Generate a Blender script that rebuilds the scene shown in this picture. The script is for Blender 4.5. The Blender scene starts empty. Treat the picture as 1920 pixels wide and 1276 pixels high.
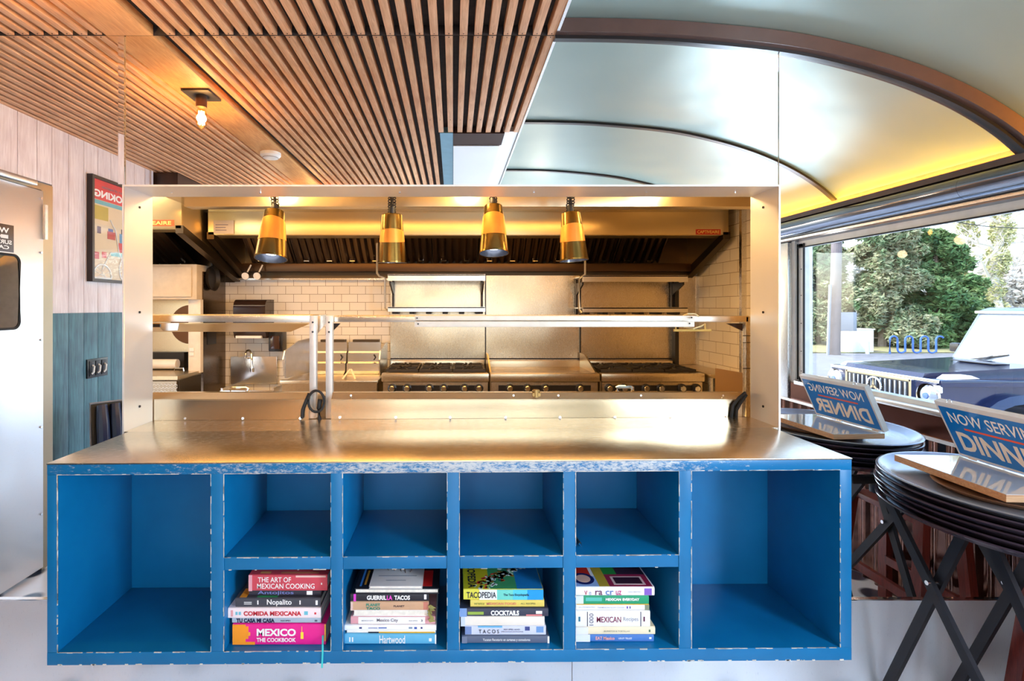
import bpy, bmesh, math, random
from mathutils import Vector, Matrix
random.seed(7)
PI = math.pi
SC = bpy.context.scene
COL = SC.collection

# ------------------------------------------------------------------ camera, light, exposure
CAMZ = 1.37
MY = 1.83                     # plane of the mirrored end wall
cam_d = bpy.data.cameras.new('camera'); cam = bpy.data.objects.new('camera', cam_d); COL.objects.link(cam)
cam.location = (0, 0, CAMZ); cam.rotation_euler = (PI/2, 0, 0)
cam_d.sensor_width = 36; cam_d.lens = 18.0
cam_d.shift_x = 110/1920; cam_d.shift_y = -63/1920
cam_d.clip_start = 0.02; cam_d.clip_end = 300
SC.camera = cam
SC.view_settings.view_transform = 'Standard'; SC.view_settings.look = 'None'
SC.view_settings.gamma = 1; SC.view_settings.use_curve_mapping = False
SC.view_settings.exposure = 0.42

w = bpy.data.worlds.new('world'); SC.world = w; w.use_nodes = True
nt = w.node_tree; nt.nodes.clear()
sky = nt.nodes.new('ShaderNodeTexSky'); sky.sky_type = 'NISHITA'; sky.sun_disc = False
sky.sun_elevation = math.radians(48); sky.sun_rotation = math.radians(250); sky.dust_density = 2.0; sky.air_density = 1.0
bg = nt.nodes.new('ShaderNodeBackground'); bg.inputs['Strength'].default_value = 0.85
wo = nt.nodes.new('ShaderNodeOutputWorld')
nt.links.new(sky.outputs[0], bg.inputs[0]); nt.links.new(bg.outputs[0], wo.inputs[0])

def light(name, kind, loc, energy, color, size=None, size_y=None, rot=(0, 0, 0), spread=None, angle=None):
    d = bpy.data.lights.new(name, kind); d.energy = energy; d.color = color
    if kind == 'AREA':
        d.shape = 'RECTANGLE' if size_y else 'SQUARE'; d.size = size
        if size_y: d.size_y = size_y
        if spread: d.spread = spread
    elif kind == 'POINT' and size: d.shadow_soft_size = size
    elif kind == 'SUN' and angle: d.angle = angle
    o = bpy.data.objects.new(name, d); o.location = loc; o.rotation_euler = rot; COL.objects.link(o)
    return o
DAY = (0.72, 0.86, 1.0); WARM = (1.0, 0.60, 0.24); GOLD = (1.0, 0.52, 0.14)
light('sun', 'SUN', (0, 0, 8), 2.9, (1.0, 0.95, 0.86), rot=(math.radians(-22), math.radians(-32), 0), angle=0.01)
# daylight lamps: one added in an unseen right-wall opening, one at the back windows
light('added_side_daylight', 'AREA', (2.17, -0.56, 1.36), 118, (0.66, 0.82, 1.0), 1.28, 0.84, rot=(0, PI/2, 0))
light('daylight_back_window', 'AREA', (0.2, -3.40, 1.10), 12, DAY, 2.8, 2.0, rot=(PI/2, 0, 0))
light('kitchen_ceiling_light', 'AREA', (-0.3, 3.0, 2.0), 36, GOLD, 3.0, 0.35)
light('kitchen_left_light', 'AREA', (-2.3, 2.9, 2.2), 9, (1.0, 0.74, 0.46), 0.6, 0.5)

# ------------------------------------------------------------------ helpers
def W(px, py, d):
    """the point at depth d whose picture position was measured"""
    return Vector(((px-850)*d/960, d, CAMZ+(575-py)*d/960))

class B:
    def __init__(s): s.bm = bmesh.new()
    def box(s, x0, x1, y0, y1, z0, z1, bev=0.0, mat=None):
        r = bmesh.ops.create_cube(s.bm, size=1.0)
        M = Matrix.Translation(((x0+x1)/2, (y0+y1)/2, (z0+z1)/2)) @ Matrix.Diagonal((abs(x1-x0), abs(y1-y0), abs(z1-z0), 1))
        bmesh.ops.transform(s.bm, matrix=M, verts=r['verts'])
        if bev > 0:
            es = list({e for v in r['verts'] for e in v.link_edges})
            q = bmesh.ops.bevel(s.bm, geom=es, offset=bev, segments=2, affect='EDGES', profile=0.6)
            if mat is not None: bmesh.ops.transform(s.bm, matrix=mat, verts=list({v for f in q['faces'] for v in f.verts} | {v for v in r['verts'] if v.is_valid}))
        elif mat is not None: bmesh.ops.transform(s.bm, matrix=mat, verts=r['verts'])
        return s
    def poly(s, pts, th=None):
        """a face, or with th (a vector) a solid swept from it"""
        vs = [s.bm.verts.new(p) for p in pts]
        if th is None: s.bm.faces.new(vs); return s
        t = Vector(th); v2 = [s.bm.verts.new(Vector(p)+t) for p in pts]
        n = len(vs)
        s.bm.faces.new(vs); s.bm.faces.new(v2[::-1])
        for i in range(n):
            s.bm.faces.new((vs[i], v2[i], v2[(i+1) % n], vs[(i+1) % n]))
        return s
    def lathe(s, prof, n=24, M=None, cap=False):
        """prof: (r, z) pairs about the z axis, M places it"""
        M = M or Matrix()
        rings = []
        for r, z in prof:
            rings.append([s.bm.verts.new(M @ Vector((r*math.cos(2*PI*k/n), r*math.sin(2*PI*k/n), z))) for k in range(n)])
        for a, b in zip(rings, rings[1:]):
            for k in range(n):
                s.bm.faces.new((a[k], a[(k+1) % n], b[(k+1) % n], b[k]))
        if cap:
            s.bm.faces.new(rings[0][::-1]); s.bm.faces.new(rings[-1])
        return s
    def cyl(s, p0, p1, r, n=12, r2=None):
        p0 = Vector(p0); p1 = Vector(p1); d = p1-p0
        M = Matrix.Translation(p0) @ d.to_track_quat('Z', 'Y').to_matrix().to_4x4()
        return s.lathe([(r, 0), (r if r2 is None else r2, d.length)], n, M, True)
    def tube(s, pts, r, n=8, closed=False):
        pts = [Vector(p) for p in pts]; rings = []; m = len(pts)
        up = Vector((0, 0, 1))
        for i, p in enumerate(pts):
            a = pts[(i-1) % m] if (i > 0 or closed) else p
            b = pts[(i+1) % m] if (i < m-1 or closed) else p
            t = (b-a).normalized()
            x = t.cross(up)
            if x.length < 1e-3: x = t.cross(Vector((1, 0, 0)))
            x.normalize(); y = x.cross(t).normalized()
            rr = r[i] if isinstance(r, (list, tuple)) else r
            rings.append([s.bm.verts.new(p + x*rr*math.cos(2*PI*k/n) + y*rr*math.sin(2*PI*k/n)) for k in range(n)])
        pairs = list(zip(rings, rings[1:])) + ([(rings[-1], rings[0])] if closed else [])
        for a, b in pairs:
            for k in range(n): s.bm.faces.new((a[k], a[(k+1) % n], b[(k+1) % n], b[k]))
        if not closed:
            s.bm.faces.new(rings[0][::-1]); s.bm.faces.new(rings[-1])
        return s
    def bar(s, p0, p1, w_, t_, wdir):
        """a flat bar from p0 to p1, w_ wide along wdir, t_ thick"""
        p0 = Vector(p0); p1 = Vector(p1); d = (p1-p0).normalized(); u = Vector(wdir); u = (u-d*u.dot(d)).normalized(); v = d.cross(u)
        c = [u*a*w_/2+v*b*t_/2 for a, b in ((-1, -1), (1, -1), (1, 1), (-1, 1))]
        return s.poly([p0+q for q in c], p1-p0)
    def shear(s, k):
        for v in s.bm.verts: v.co.z += k*v.co.x
        return s

def props(o, label=None, cat=None, group=None, kind=None):
    if label: o['label'] = label
    if cat: o['category'] = cat
    if group: o['group'] = group
    if kind: o['kind'] = kind
    return o

def finish(bm, smooth):
    bmesh.ops.remove_doubles(bm, verts=bm.verts, dist=1e-6)
    bmesh.ops.recalc_face_normals(bm, faces=bm.faces)
    if smooth is not None:
        for f in bm.faces: f.smooth = True
        for e in bm.edges:
            if len(e.link_faces) == 2 and e.calc_face_angle(0) > smooth: e.smooth = False

def obj(name, b, mat, parent=None, label=None, cat=None, group=None, kind=None, smooth=math.radians(35)):
    bm = b.bm if isinstance(b, B) else b
    finish(bm, smooth)
    if parent is not None: off = parent['_o'] if '_o' in parent else (0, 0, 0); off = Vector(off)
    else:
        lo = Vector([min(v.co[i] for v in bm.verts) for i in range(3)]); hi = Vector([max(v.co[i] for v in bm.verts) for i in range(3)])
        off = Vector(((lo.x+hi.x)/2, (lo.y+hi.y)/2, lo.z))
    bmesh.ops.translate(bm, verts=bm.verts, vec=-off)
    me = bpy.data.meshes.new(name); bm.to_mesh(me); bm.free()
    for m_ in (mat if isinstance(mat, (list, tuple)) else [mat]): me.materials.append(m_)
    o = bpy.data.objects.new(name, me); COL.objects.link(o)
    if parent is not None:
        o.parent = parent
        po = Vector(parent['_o'])
        if parent.parent is not None or parent.type == 'MESH':
            pass
        o['_o'] = tuple(off)
    else:
        o.location = off; o['_o'] = tuple(off)
    return props(o, label, cat, group, kind)

def thing(name, label, cat, loc=(0, 0, 0), group=None):
    o = bpy.data.objects.new(name, None); COL.objects.link(o); o.location = loc; o['_o'] = tuple(loc)
    o.empty_display_size = 0.1
    return props(o, label, cat, group)

def struct(name, b, mat, smooth=math.radians(35)):
    return obj(name, b, mat, kind='structure', smooth=smooth)

def dup(root, loc, label=None):
    def cp(o, par):
        c = o.copy(); COL.objects.link(c)
        if par is not None: c.parent = par
        for ch in [k for k in bpy.data.objects if k.parent is o and k is not c]: cp(ch, c)
        return c
    c = cp(root, None); c.location = loc
    if label: c['label'] = label
    return c

_font = {}
def text(name, s, org, right, up, w_, h_, mat, parent, depth=0.0006, lift=0.0006, shear=0.0, bold=0.0):
    """lettering s fitted into w_ x h_ from the lower left corner org on the plane right/up"""
    cu = bpy.data.curves.new('t', 'FONT'); cu.body = s; cu.size = 1; cu.extrude = 0.0; cu.shear = shear; cu.offset = bold; cu.resolution_u = 3
    t = bpy.data.objects.new('t', cu); COL.objects.link(t)
    dg = bpy.context.evaluated_depsgraph_get()
    me = bpy.data.meshes.new_from_object(t.evaluated_get(dg))
    bpy.data.objects.remove(t); bpy.data.curves.remove(cu)
    xs = [v.co.x for v in me.vertices]; ys = [v.co.y for v in me.vertices]
    x0, x1, y0, y1 = min(xs), max(xs), min(ys), max(ys)
    r = Vector(right).normalized(); u = Vector(up).normalized(); n = r.cross(u)
    o_ = Vector(org)
    off = Vector(parent['_o'])
    for v in me.vertices:
        p = o_ + r*((v.co.x-x0)/(x1-x0)*w_) + u*((v.co.y-y0)/(y1-y0)*h_) + n*lift
        v.co = p-off
    me.materials.append(mat); me.name = name
    o = bpy.data.objects.new(name, me); COL.objects.link(o); o.parent = parent; o['_o'] = tuple(off)
    return o

# ------------------------------------------------------------------ materials
_m = {}
def base(name, col, rough=0.5, metal=0.0, **kw):
    m = bpy.data.materials.new(name); m.use_nodes = True
    p = m.node_tree.nodes['Principled BSDF']
    p.inputs['Base Color'].default_value = (*col, 1); p.inputs['Roughness'].default_value = rough; p.inputs['Metallic'].default_value = metal
    for k, v in kw.items(): p.inputs[k.replace('_', ' ')].default_value = v
    m.diffuse_color = (*col, 1)
    return m, m.node_tree, p
def srgb(r, g, b):
    f = lambda c: (c/255/12.92 if c/255 <= 0.04045 else ((c/255+0.055)/1.055)**2.4)
    return (f(r), f(g), f(b))
def coords(nt, scale, kind='Object'):
    tc = nt.nodes.new('ShaderNodeTexCoord'); mp = nt.nodes.new('ShaderNodeMapping'); mp.inputs['Scale'].default_value = scale
    nt.links.new(tc.outputs[kind], mp.inputs[0]); return mp.outputs[0]
def noise(nt, vec, scale, detail=4, rough=0.6, dist=0.0):
    n = nt.nodes.new('ShaderNodeTexNoise'); n.inputs['Scale'].default_value = scale; n.inputs['Detail'].default_value = detail
    n.inputs['Roughness'].default_value = rough; n.inputs['Distortion'].default_value = dist
    nt.links.new(vec, n.inputs['Vector']); return n.outputs['Fac']
def ramp(nt, fac, stops):
    r = nt.nodes.new('ShaderNodeValToRGB'); el = r.color_ramp.elements
    while len(el) < len(stops): el.new(0.5)
    for e, (p, c) in zip(el, stops): e.position = p; e.color = (*c, 1) if len(c) == 3 else c
    nt.links.new(fac, r.inputs[0]); return r.outputs[0]
def bump(nt, p, fac, strength, dist=0.01):
    b = nt.nodes.new('ShaderNodeBump'); b.inputs['Strength'].default_value = strength; b.inputs['Distance'].default_value = dist
    nt.links.new(fac, b.inputs['Height']); nt.links.new(b.outputs[0], p.inputs['Normal'])
def plain(name, col, rough=0.5, metal=0.0, var=0.08, scale=14, **kw):
    """a plain colour with faint procedural unevenness"""
    m, nt, p = base(name, col, rough, metal, **kw)
    f = noise(nt, coords(nt, (1, 1, 1)), scale, 3)
    a = tuple(max(0, c*(1-var)) for c in col); b = tuple(min(1, c*(1+var)) for c in col)
    nt.links.new(ramp(nt, f, [(0.3, a), (0.7, b)]), p.inputs['Base Color'])
    return m
def brushed(name, col, rough, stretch, wob=0.0, bs=0.04, scale=60):
    """brushed metal: fine streaks along one axis, wob = slow dents of the sheet"""
    m, nt, p = base(name, col, rough, 1.0)
    v = coords(nt, stretch)
    f = noise(nt, v, scale, 3, 0.6)
    mr = nt.nodes.new('ShaderNodeMapRange'); mr.inputs[3].default_value = rough*0.75; mr.inputs[4].default_value = rough*1.3
    nt.links.new(f, mr.inputs[0]); nt.links.new(mr.outputs[0], p.inputs['Roughness'])
    b1 = nt.nodes.new('ShaderNodeBump'); b1.inputs['Strength'].default_value = bs; b1.inputs['Distance'].default_value = 0.002
    nt.links.new(f, b1.inputs['Height'])
    if wob:
        g = noise(nt, coords(nt, (1, 1, 1)), 2.2, 1, 0.4)
        b2 = nt.nodes.new('ShaderNodeBump'); b2.inputs['Strength'].default_value = wob; b2.inputs['Distance'].default_value = 0.05
        nt.links.new(g, b2.inputs['Height']); nt.links.new(b1.outputs[0], b2.inputs['Normal']); nt.links.new(b2.outputs[0], p.inputs['Normal'])
    else: nt.links.new(b1.outputs[0], p.inputs['Normal'])
    return m
def emis(name, col, strength):
    m = bpy.data.materials.new(name); m.use_nodes = True; nt = m.node_tree; nt.nodes.clear()
    e = nt.nodes.new('ShaderNodeEmission'); e.inputs[0].default_value = (*col, 1); e.inputs[1].default_value = strength
    o = nt.nodes.new('ShaderNodeOutputMaterial'); nt.links.new(e.outputs[0], o.inputs[0]); return m

STEEL = brushed('brushed_steel', (0.74, 0.73, 0.71), 0.24, (1, 30, 30), 0.05)
STEELV = brushed('brushed_steel_upright', (0.74, 0.73, 0.71), 0.26, (30, 30, 1), 0.08)
STEELW = brushed('wall_steel', (0.90, 0.91, 0.95), 0.30, (30, 30, 0.6), 0.25); STEELW.node_tree.nodes['Principled BSDF'].inputs['Metallic'].default_value = 0.62
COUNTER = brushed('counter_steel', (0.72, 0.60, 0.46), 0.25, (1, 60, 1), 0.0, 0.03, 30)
DOORST = brushed('door_steel', (0.72, 0.73, 0.75), 0.30, (1, 1, 25), 0.35)
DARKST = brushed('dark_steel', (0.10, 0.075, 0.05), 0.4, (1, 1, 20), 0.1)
CHROME, _nt, _p = base('chrome', (0.85, 0.87, 0.9), 0.09, 1.0)
MIRROR, _nt, _p = base('mirror_silver', (0.90, 0.92, 0.91), 0.0, 1.0)
BRASS = brushed('aged_brass', (0.22, 0.135, 0.035), 0.22, (1, 1, 20), 0.0, 0.08, 30)
COPPER = plain('satin_copper', (0.90, 0.34, 0.05), 0.4, 0.6, var=0.05)
BLACK = plain('black_plastic', (0.012, 0.011, 0.012), 0.3)
BLACKM = plain('black_metal', (0.03, 0.028, 0.032), 0.38, 0.6)
IRON = plain('cast_iron', (0.02, 0.016, 0.014), 0.55)
WHITEP = plain('white_plastic', (0.82, 0.80, 0.77), 0.35, var=0.03)
RUBBER = plain('rubber', (0.02, 0.02, 0.022), 0.7)
BROWN = plain('dark_brown_paint', (0.045, 0.02, 0.013), 0.35)
BROWNARCH = plain('brown_arch_enamel', (0.085, 0.05, 0.042), 0.22)

def cabinet_paint(edge):
    m, nt, p = base('blue_cabinet_paint' + ('_worn' if edge else ''), (0, .2, .5), 0.33)
    v = coords(nt, (1, 1, 1))
    f = noise(nt, v, 5, 3)
    blue = ramp(nt, f, [(0.3, (0.001, 0.130, 0.315)), (0.7, (0.003, 0.165, 0.385))])
    pale = nt.nodes.new('ShaderNodeRGB'); pale.outputs[0].default_value = (0.62, 0.60, 0.56, 1)
    mx = nt.nodes.new('ShaderNodeMixRGB'); nt.links.new(blue, mx.inputs[1]); nt.links.new(pale.outputs[0], mx.inputs[2])
    vs = coords(nt, (1, 1, 2.6))
    sc = noise(nt, vs, 60 if edge else 75, 6 if edge else 5, 0.8 if edge else 0.75)
    if edge:
        big = noise(nt, coords(nt, (1, 1, 1)), 1.5, 2)
        sx = nt.nodes.new('ShaderNodeSeparateXYZ'); nt.links.new(v, sx.inputs[0])
        ab = nt.nodes.new('ShaderNodeMath'); ab.operation = 'ABSOLUTE'; nt.links.new(sx.outputs['X'], ab.inputs[0])
        wx = nt.nodes.new('ShaderNodeMath'); wx.operation = 'MULTIPLY_ADD'; wx.inputs[1].default_value = -0.26; wx.inputs[2].default_value = 0.14; nt.links.new(ab.outputs[0], wx.inputs[0])
        a0 = nt.nodes.new('ShaderNodeMath'); a0.operation = 'ADD'; nt.links.new(wx.outputs[0], a0.inputs[0]); nt.links.new(sc, a0.inputs[1])
        add = nt.nodes.new('ShaderNodeMath'); add.operation = 'MULTIPLY_ADD'; add.inputs[1].default_value = 0.55
        nt.links.new(big, add.inputs[0]); nt.links.new(a0.outputs[0], add.inputs[2])
        fac = ramp(nt, add.outputs[0], [(0.76, (0, 0, 0)), (0.90, (0.8, 0.8, 0.8))])
    else:
        fac = ramp(nt, sc, [(0.735, (0, 0, 0)), (0.76, (1, 1, 1))])
    nt.links.new(fac, mx.inputs[0]); nt.links.new(mx.outputs[0], p.inputs['Base Color'])
    bump(nt, p, f, 0.04)
    return m
CAB = cabinet_paint(False); CABW = cabinet_paint(True)
CHIP = plain('bare_edge', (0.62, 0.58, 0.52), 0.6, var=0.25, scale=60)

def wood(name, c1, c2, stretch, scale=14, rough=0.45, dist=1.2, coat=0.0, b=0.1):
    m, nt, p = base(name, c1, rough)
    f = noise(nt, coords(nt, stretch), scale, 6, 0.65, dist)
    f2 = noise(nt, coords(nt, (3, 3, 3)), 1.6, 2)
    mx = nt.nodes.new('ShaderNodeMath'); mx.operation = 'MULTIPLY_ADD'; mx.inputs[1].default_value = 0.5
    nt.links.new(f2, mx.inputs[0]); nt.links.new(f, mx.inputs[2])
    nt.links.new(ramp(nt, mx.outputs[0], [(0.5, c1), (0.95, c2)]), p.inputs['Base Color'])
    bump(nt, p, f, b, 0.004)
    return m
OAK = wood('oak_slat', srgb(234, 182, 138), srgb(188, 130, 86), (14, 0.7, 14), 10)
OAKP = wood('oak_plank', srgb(236, 176, 112), srgb(196, 132, 74), (8, 0.7, 8), 12)
WHITEW = wood('whitewashed_pine', srgb(238, 226, 222), srgb(204, 184, 180), (8, 8, 0.5), 9)
TEALW = wood('teal_stained_pine', srgb(70, 122, 134), srgb(26, 66, 84), (8, 8, 0.5), 9)
TAN = wood('pale_ply_edge', srgb(220, 178, 134), srgb(180, 130, 90), (1, 8, 20), 10)
REDW = wood('red_stained_wood', srgb(140, 48, 34), srgb(90, 26, 18), (10, 10, 0.6), 10, 0.3)

def tiles(name, axis, tw, th, c1, c2, mortar, ms):
    m, nt, p = base(name, c1, 0.12)
    tc = nt.nodes.new('ShaderNodeTexCoord'); sp = nt.nodes.new('ShaderNodeSeparateXYZ'); cb = nt.nodes.new('ShaderNodeCombineXYZ')
    geo = nt.nodes.new('ShaderNodeNewGeometry')
    nt.links.new(geo.outputs['Position'], sp.inputs[0])
    nt.links.new(sp.outputs[axis], cb.inputs[0]); nt.links.new(sp.outputs['Z'], cb.inputs[1])
    br = nt.nodes.new('ShaderNodeTexBrick'); br.inputs['Scale'].default_value = 1.0; br.inputs['Brick Width'].default_value = tw; br.inputs['Row Height'].default_value = th
    br.inputs['Mortar Size'].default_value = ms; br.inputs['Mortar Smooth'].default_value = 0.2
    br.inputs['Color1'].default_value = (*c1, 1); br.inputs['Color2'].default_value = (*c2, 1); br.inputs['Mortar'].default_value = (*mortar, 1)
    nt.links.new(cb.outputs[0], br.inputs['Vector']); nt.links.new(br.outputs['Color'], p.inputs['Base Color'])
    inv = nt.nodes.new('ShaderNodeMath'); inv.operation = 'SUBTRACT'; inv.inputs[0].default_value = 1; nt.links.new(br.outputs['Fac'], inv.inputs[1])
    bump(nt, p, inv.outputs[0], 0.5, 0.002)
    return m
TILEX = tiles('subway_tile_back', 'X', 0.131, 0.067, (0.80, 0.76, 0.70), (0.74, 0.70, 0.64), (0.25, 0.20, 0.15), 0.0018)
TILEY = tiles('subway_tile_side', 'Y', 0.20, 0.085, (0.80, 0.74, 0.62), (0.76, 0.70, 0.58), (0.28, 0.21, 0.13), 0.0018)

def vault_mat():
    m, nt, p = base('vault_panel', srgb(138, 158, 153), 0.40, 0.36)
    g = noise(nt, coords(nt, (1, 1, 1)), 1.5, 2, 0.5)
    bump(nt, p, g, 0.22, 0.1)
    return m
VAULT = vault_mat()

def floor_mat():
    m, nt, p = base('patterned_floor_tile', (0.7, 0.7, 0.7), 0.3)
    geo = nt.nodes.new('ShaderNodeNewGeometry'); mp = nt.nodes.new('ShaderNodeMapping'); mp.inputs['Scale'].default_value = (5, 5, 5)
    nt.links.new(geo.outputs['Position'], mp.inputs[0])
    vo = nt.nodes.new('ShaderNodeTexVoronoi'); vo.inputs['Scale'].default_value = 1.0; vo.inputs['Randomness'].default_value = 0.25
    nt.links.new(mp.outputs[0], vo.inputs['Vector'])
    nt.links.new(ramp(nt, vo.outputs['Distance'], [(0.26, (0.03, 0.04, 0.07)), (0.34, (0.80, 0.80, 0.82))]), p.inputs['Base Color'])
    return m
FLOOR = floor_mat()

def copper_sheet():
    m, nt, p = base('copper_wainscot', srgb(150, 92, 66), 0.22, 0.85)
    g = noise(nt, coords(nt, (1, 1, 3)), 3, 2)
    nt.links.new(ramp(nt, g, [(0.3, srgb(104, 72, 66)), (0.7, srgb(158, 116, 100))]), p.inputs['Base Color'])
    return m
COPW = copper_sheet(); COPW.node_tree.nodes['Principled BSDF'].inputs['Roughness'].default_value = 0.14

def glass_mat(name, tint, refl):
    m = bpy.data.materials.new(name); m.use_nodes = True; nt = m.node_tree; nt.nodes.clear()
    t = nt.nodes.new('ShaderNodeBsdfTransparent'); t.inputs[0].default_value = (*tint, 1)
    g = nt.nodes.new('ShaderNodeBsdfGlossy'); g.inputs['Roughness'].default_value = 0.0
    lw = nt.nodes.new('ShaderNodeLayerWeight'); lw.inputs[0].default_value = 0.5
    pw = nt.nodes.new('ShaderNodeMath'); pw.operation = 'POWER'; pw.inputs[1].default_value = 4.0; nt.links.new(lw.outputs['Facing'], pw.inputs[0])
    f = nt.nodes.new('ShaderNodeMath'); f.operation = 'MULTIPLY_ADD'; f.inputs[1].default_value = 0.5; f.inputs[2].default_value = refl; nt.links.new(pw.outputs[0], f.inputs[0])
    mx = nt.nodes.new('ShaderNodeMixShader'); o = nt.nodes.new('ShaderNodeOutputMaterial')
    nt.links.new(f.outputs[0], mx.inputs[0]); nt.links.new(t.outputs[0], mx.inputs[1]); nt.links.new(g.outputs[0], mx.inputs[2]); nt.links.new(mx.outputs[0], o.inputs[0])
    return m
GLASS = glass_mat('window_glass', (0.985, 0.99, 0.985), 0.03)
BULBG = glass_mat('amber_bulb_glass', (1.0, 0.86, 0.6), 0.03)

# paints for books, signs and small things
_pc = {}
def paint(r, g, b, rough=0.45):
    k = (r, g, b, rough)
    if k not in _pc: _pc[k] = plain('paint_%d_%d_%d' % (r, g, b), srgb(r, g, b), rough, var=0.05)
    return _pc[k]
PAGES = plain('book_pages', srgb(236, 228, 214), 0.8, var=0.1, scale=80)
# ================================================================== THE ROOM
WX0, WX1 = -2.15, 2.08          # inner faces of the side walls
CZ = CAMZ+0.966                 # underside of the slats
PX0, PX1 = -1.168, 1.154        # pass-through opening
PZ0, PZ1 = 0.915, CAMZ+0.427
YK = 1.985                      # kitchen side of the end wall

struct('floor', B().box(-3.6, 2.3, -3.5, 4.4, -0.06, 0), FLOOR)

# vault profile (x, z) at the inner skin
VP = [(0.362, 1.012), (0.62, 1.008), (0.85, 0.996), (1.18, 0.962), (1.42, 0.912), (1.62, 0.852), (1.78, 0.786), (1.90, 0.722), (2.0, 0.655), (2.08, 0.585)]
def _cr(P, n=5):
    out = []
    for i in range(len(P)-1):
        p0 = Vector(P[max(0, i-1)]); p1 = Vector(P[i]); p2 = Vector(P[i+1]); p3 = Vector(P[min(len(P)-1, i+2)])
        for k in range(n):
            t = k/n; q = 0.5*((2*p1)+(p2-p0)*t+(2*p0-5*p1+4*p2-p3)*t*t+(3*p1-p0-3*p2+p3)*t**3); out.append((q.x, q.y))
    return out+[P[-1]]
VP = _cr(VP)
def vault_pts(off):
    out = []
    for i, (x, z) in enumerate(VP):
        a = VP[max(0, i-1)]; b = VP[min(len(VP)-1, i+1)]
        t = Vector((b[0]-a[0], b[1]-a[1])).normalized(); n = Vector((-t.y, t.x))
        out.append((x+n.x*off, z+n.y*off+CAMZ))
    return out
def strip(o0, o1, y0, y1, pts0=None):
    b = B(); A = vault_pts(o0); C = vault_pts(o1)
    for (p, q, r, s_) in zip(A, A[1:], C, C[1:]):
        for (u1, u2, v1, v2) in ((p, q, r, s_),):
            pass
    bm = b.bm
    rows = [[bm.verts.new((x, y, z)) for x, z in P] for P, y in ((A, y0), (A, y1), (C, y1), (C, y0))]
    n = len(A)
    for r0, r1 in ((0, 1), (1, 2), (2, 3), (3, 0)):
        for i in range(n-1): bm.faces.new((rows[r0][i], rows[r0][i+1], rows[r1][i+1], rows[r1][i]))
    bm.faces.new([rows[k][0] for k in range(4)]); bm.faces.new([rows[k][-1] for k in range(4)][::-1])
    return b
struct('ceiling_vault', strip(0, 0.03, -3.4, 1.83), VAULT, smooth=math.radians(60))
for k, y in enumerate((0.86, -0.12, -1.1, -2.1)):
    struct('trim_%d' % (k+1), strip(-0.012, 0.004, y-0.014, y+0.014), BLACKM, smooth=math.radians(60))
# the brown enamelled arch around the mirrored end wall, with a thin dark lip
struct('trim_5', strip(-0.050, -0.002, 1.788, 1.83), BROWNARCH, smooth=math.radians(60))
struct('trim_6', strip(-0.062, -0.050, 1.812, 1.83), BLACK, smooth=math.radians(60))

# slatted ceiling: dark board, oak slats, the flat oak plank that carries the lamps
b = B().box(-3.5, 0.36, -3.4, 1.83, CZ+0.036, CZ+0.07).box(WX0-0.1, 0.36, 1.824, YK, CZ+0.0005, CZ+0.036)
struct('ceiling', b, plain('dark_ceiling_felt', (0.022, 0.015, 0.013), 0.8, var=0.5, scale=40))
b = B(); pitch = 0.0520; sw = 0.0275
x = 0.362-sw; k = 0
while x > -3.4:
    if not (x+sw > -1.245 and x < -1.06):
        y0, y1 = -3.3, 1.823
        if x < WX0-0.02: y1 = 0.0
        if x > -0.09: y0 = 0.81
        dz = random.uniform(0, 0.002)
        b.box(x, x+sw, y0, y1, CZ+dz, CZ+0.037, bev=0.0012)
    x -= pitch; k += 1
struct('ceiling_slats', b, OAK)
struct('ceiling_plank', B().box(-1.235, -1.068, -3.3, 1.823, CZ-0.001, CZ+0.037, bev=0.001), OAKP)
b = B()
x = 0.362-sw
while x > -2.1:
    if not (x+sw > -1.245 and x < -1.06):
        for y in (1.812, 1.0):
            b.lathe([(0.0022, -0.0006), (0.0022, 0.001)], 6, Matrix.Translation((x+sw/2, y, CZ)), True)
    x -= pitch
props(obj('ceiling_screws', b, BLACKM), kind='structure')
# beyond the slats: recess with a dark brown box and steel sheets
struct('ceiling_recess', B().box(0.0, 0.285, 0.60, 0.805, CZ-0.004, CZ+0.034), plain('recess_brown', (0.030, 0.008, 0.005), 0.7))
b = B().box(0.0, 0.275, -3.3, 0.595, CZ-0.008, CZ+0.034).box(0.277, 0.36, -3.3, 0.805, CZ+0.006, CZ+0.034)
struct('ceiling_panel', b, STEELW)
struct('ceiling_edge_panel', B().box(-0.075, -0.002, -3.3, 0.80, CZ, CZ+0.034), plain('blue_grey_metal', (0.16, 0.34, 0.46), 0.35, 0.7))
struct('trim_7', B().box(0.362, 0.372, -3.3, 1.83, CZ-0.003, CZ+0.075), STEEL)

# ---- left wall: whitewashed boards over teal boards, steel door
def boards(y0, y1, z0, z1, x, wd=0.118, seed=1):
    b = B(); rr = random.Random(seed); y = y1
    while y > y0+0.01:
        a = max(y0, y-wd)
        b.box(x-0.018-rr.uniform(0, .0015), x, a+0.0012, y-0.0012, z0, z1, bev=0.0016)
        y -= wd
    return b
DY0, DY1, DZ = 0.905, 1.80, CAMZ+0.643
struct('wall_left', B().box(WX0-0.12, WX0-0.015, 0.02, 1.98, 0, CZ+0.05).box(-3.5, -3.4, -3.4, 0.0, 0, CZ+0.05).box(-3.5, WX0-0.12, 0.0, 0.06, 0, CZ+0.05), plain('wall_backing', (0.3, 0.27, 0.25), 0.8))
struct('wall_left_boards', boards(0.02, DY0, 1.335, CZ, WX0), WHITEW)
struct('wall_left_boards_over_door', boards(DY0, 1.83, DZ+0.01, CZ, WX0, seed=3), WHITEW)
struct('wall_left_wainscot', boards(0.02, DY0, 0.0, 1.335, WX0+0.001, seed=2), TEALW)
struct('trim_8', B().box(WX0-0.02, WX0+0.012, -0.0, 0.022, 0, CZ), WHITEW)
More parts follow.
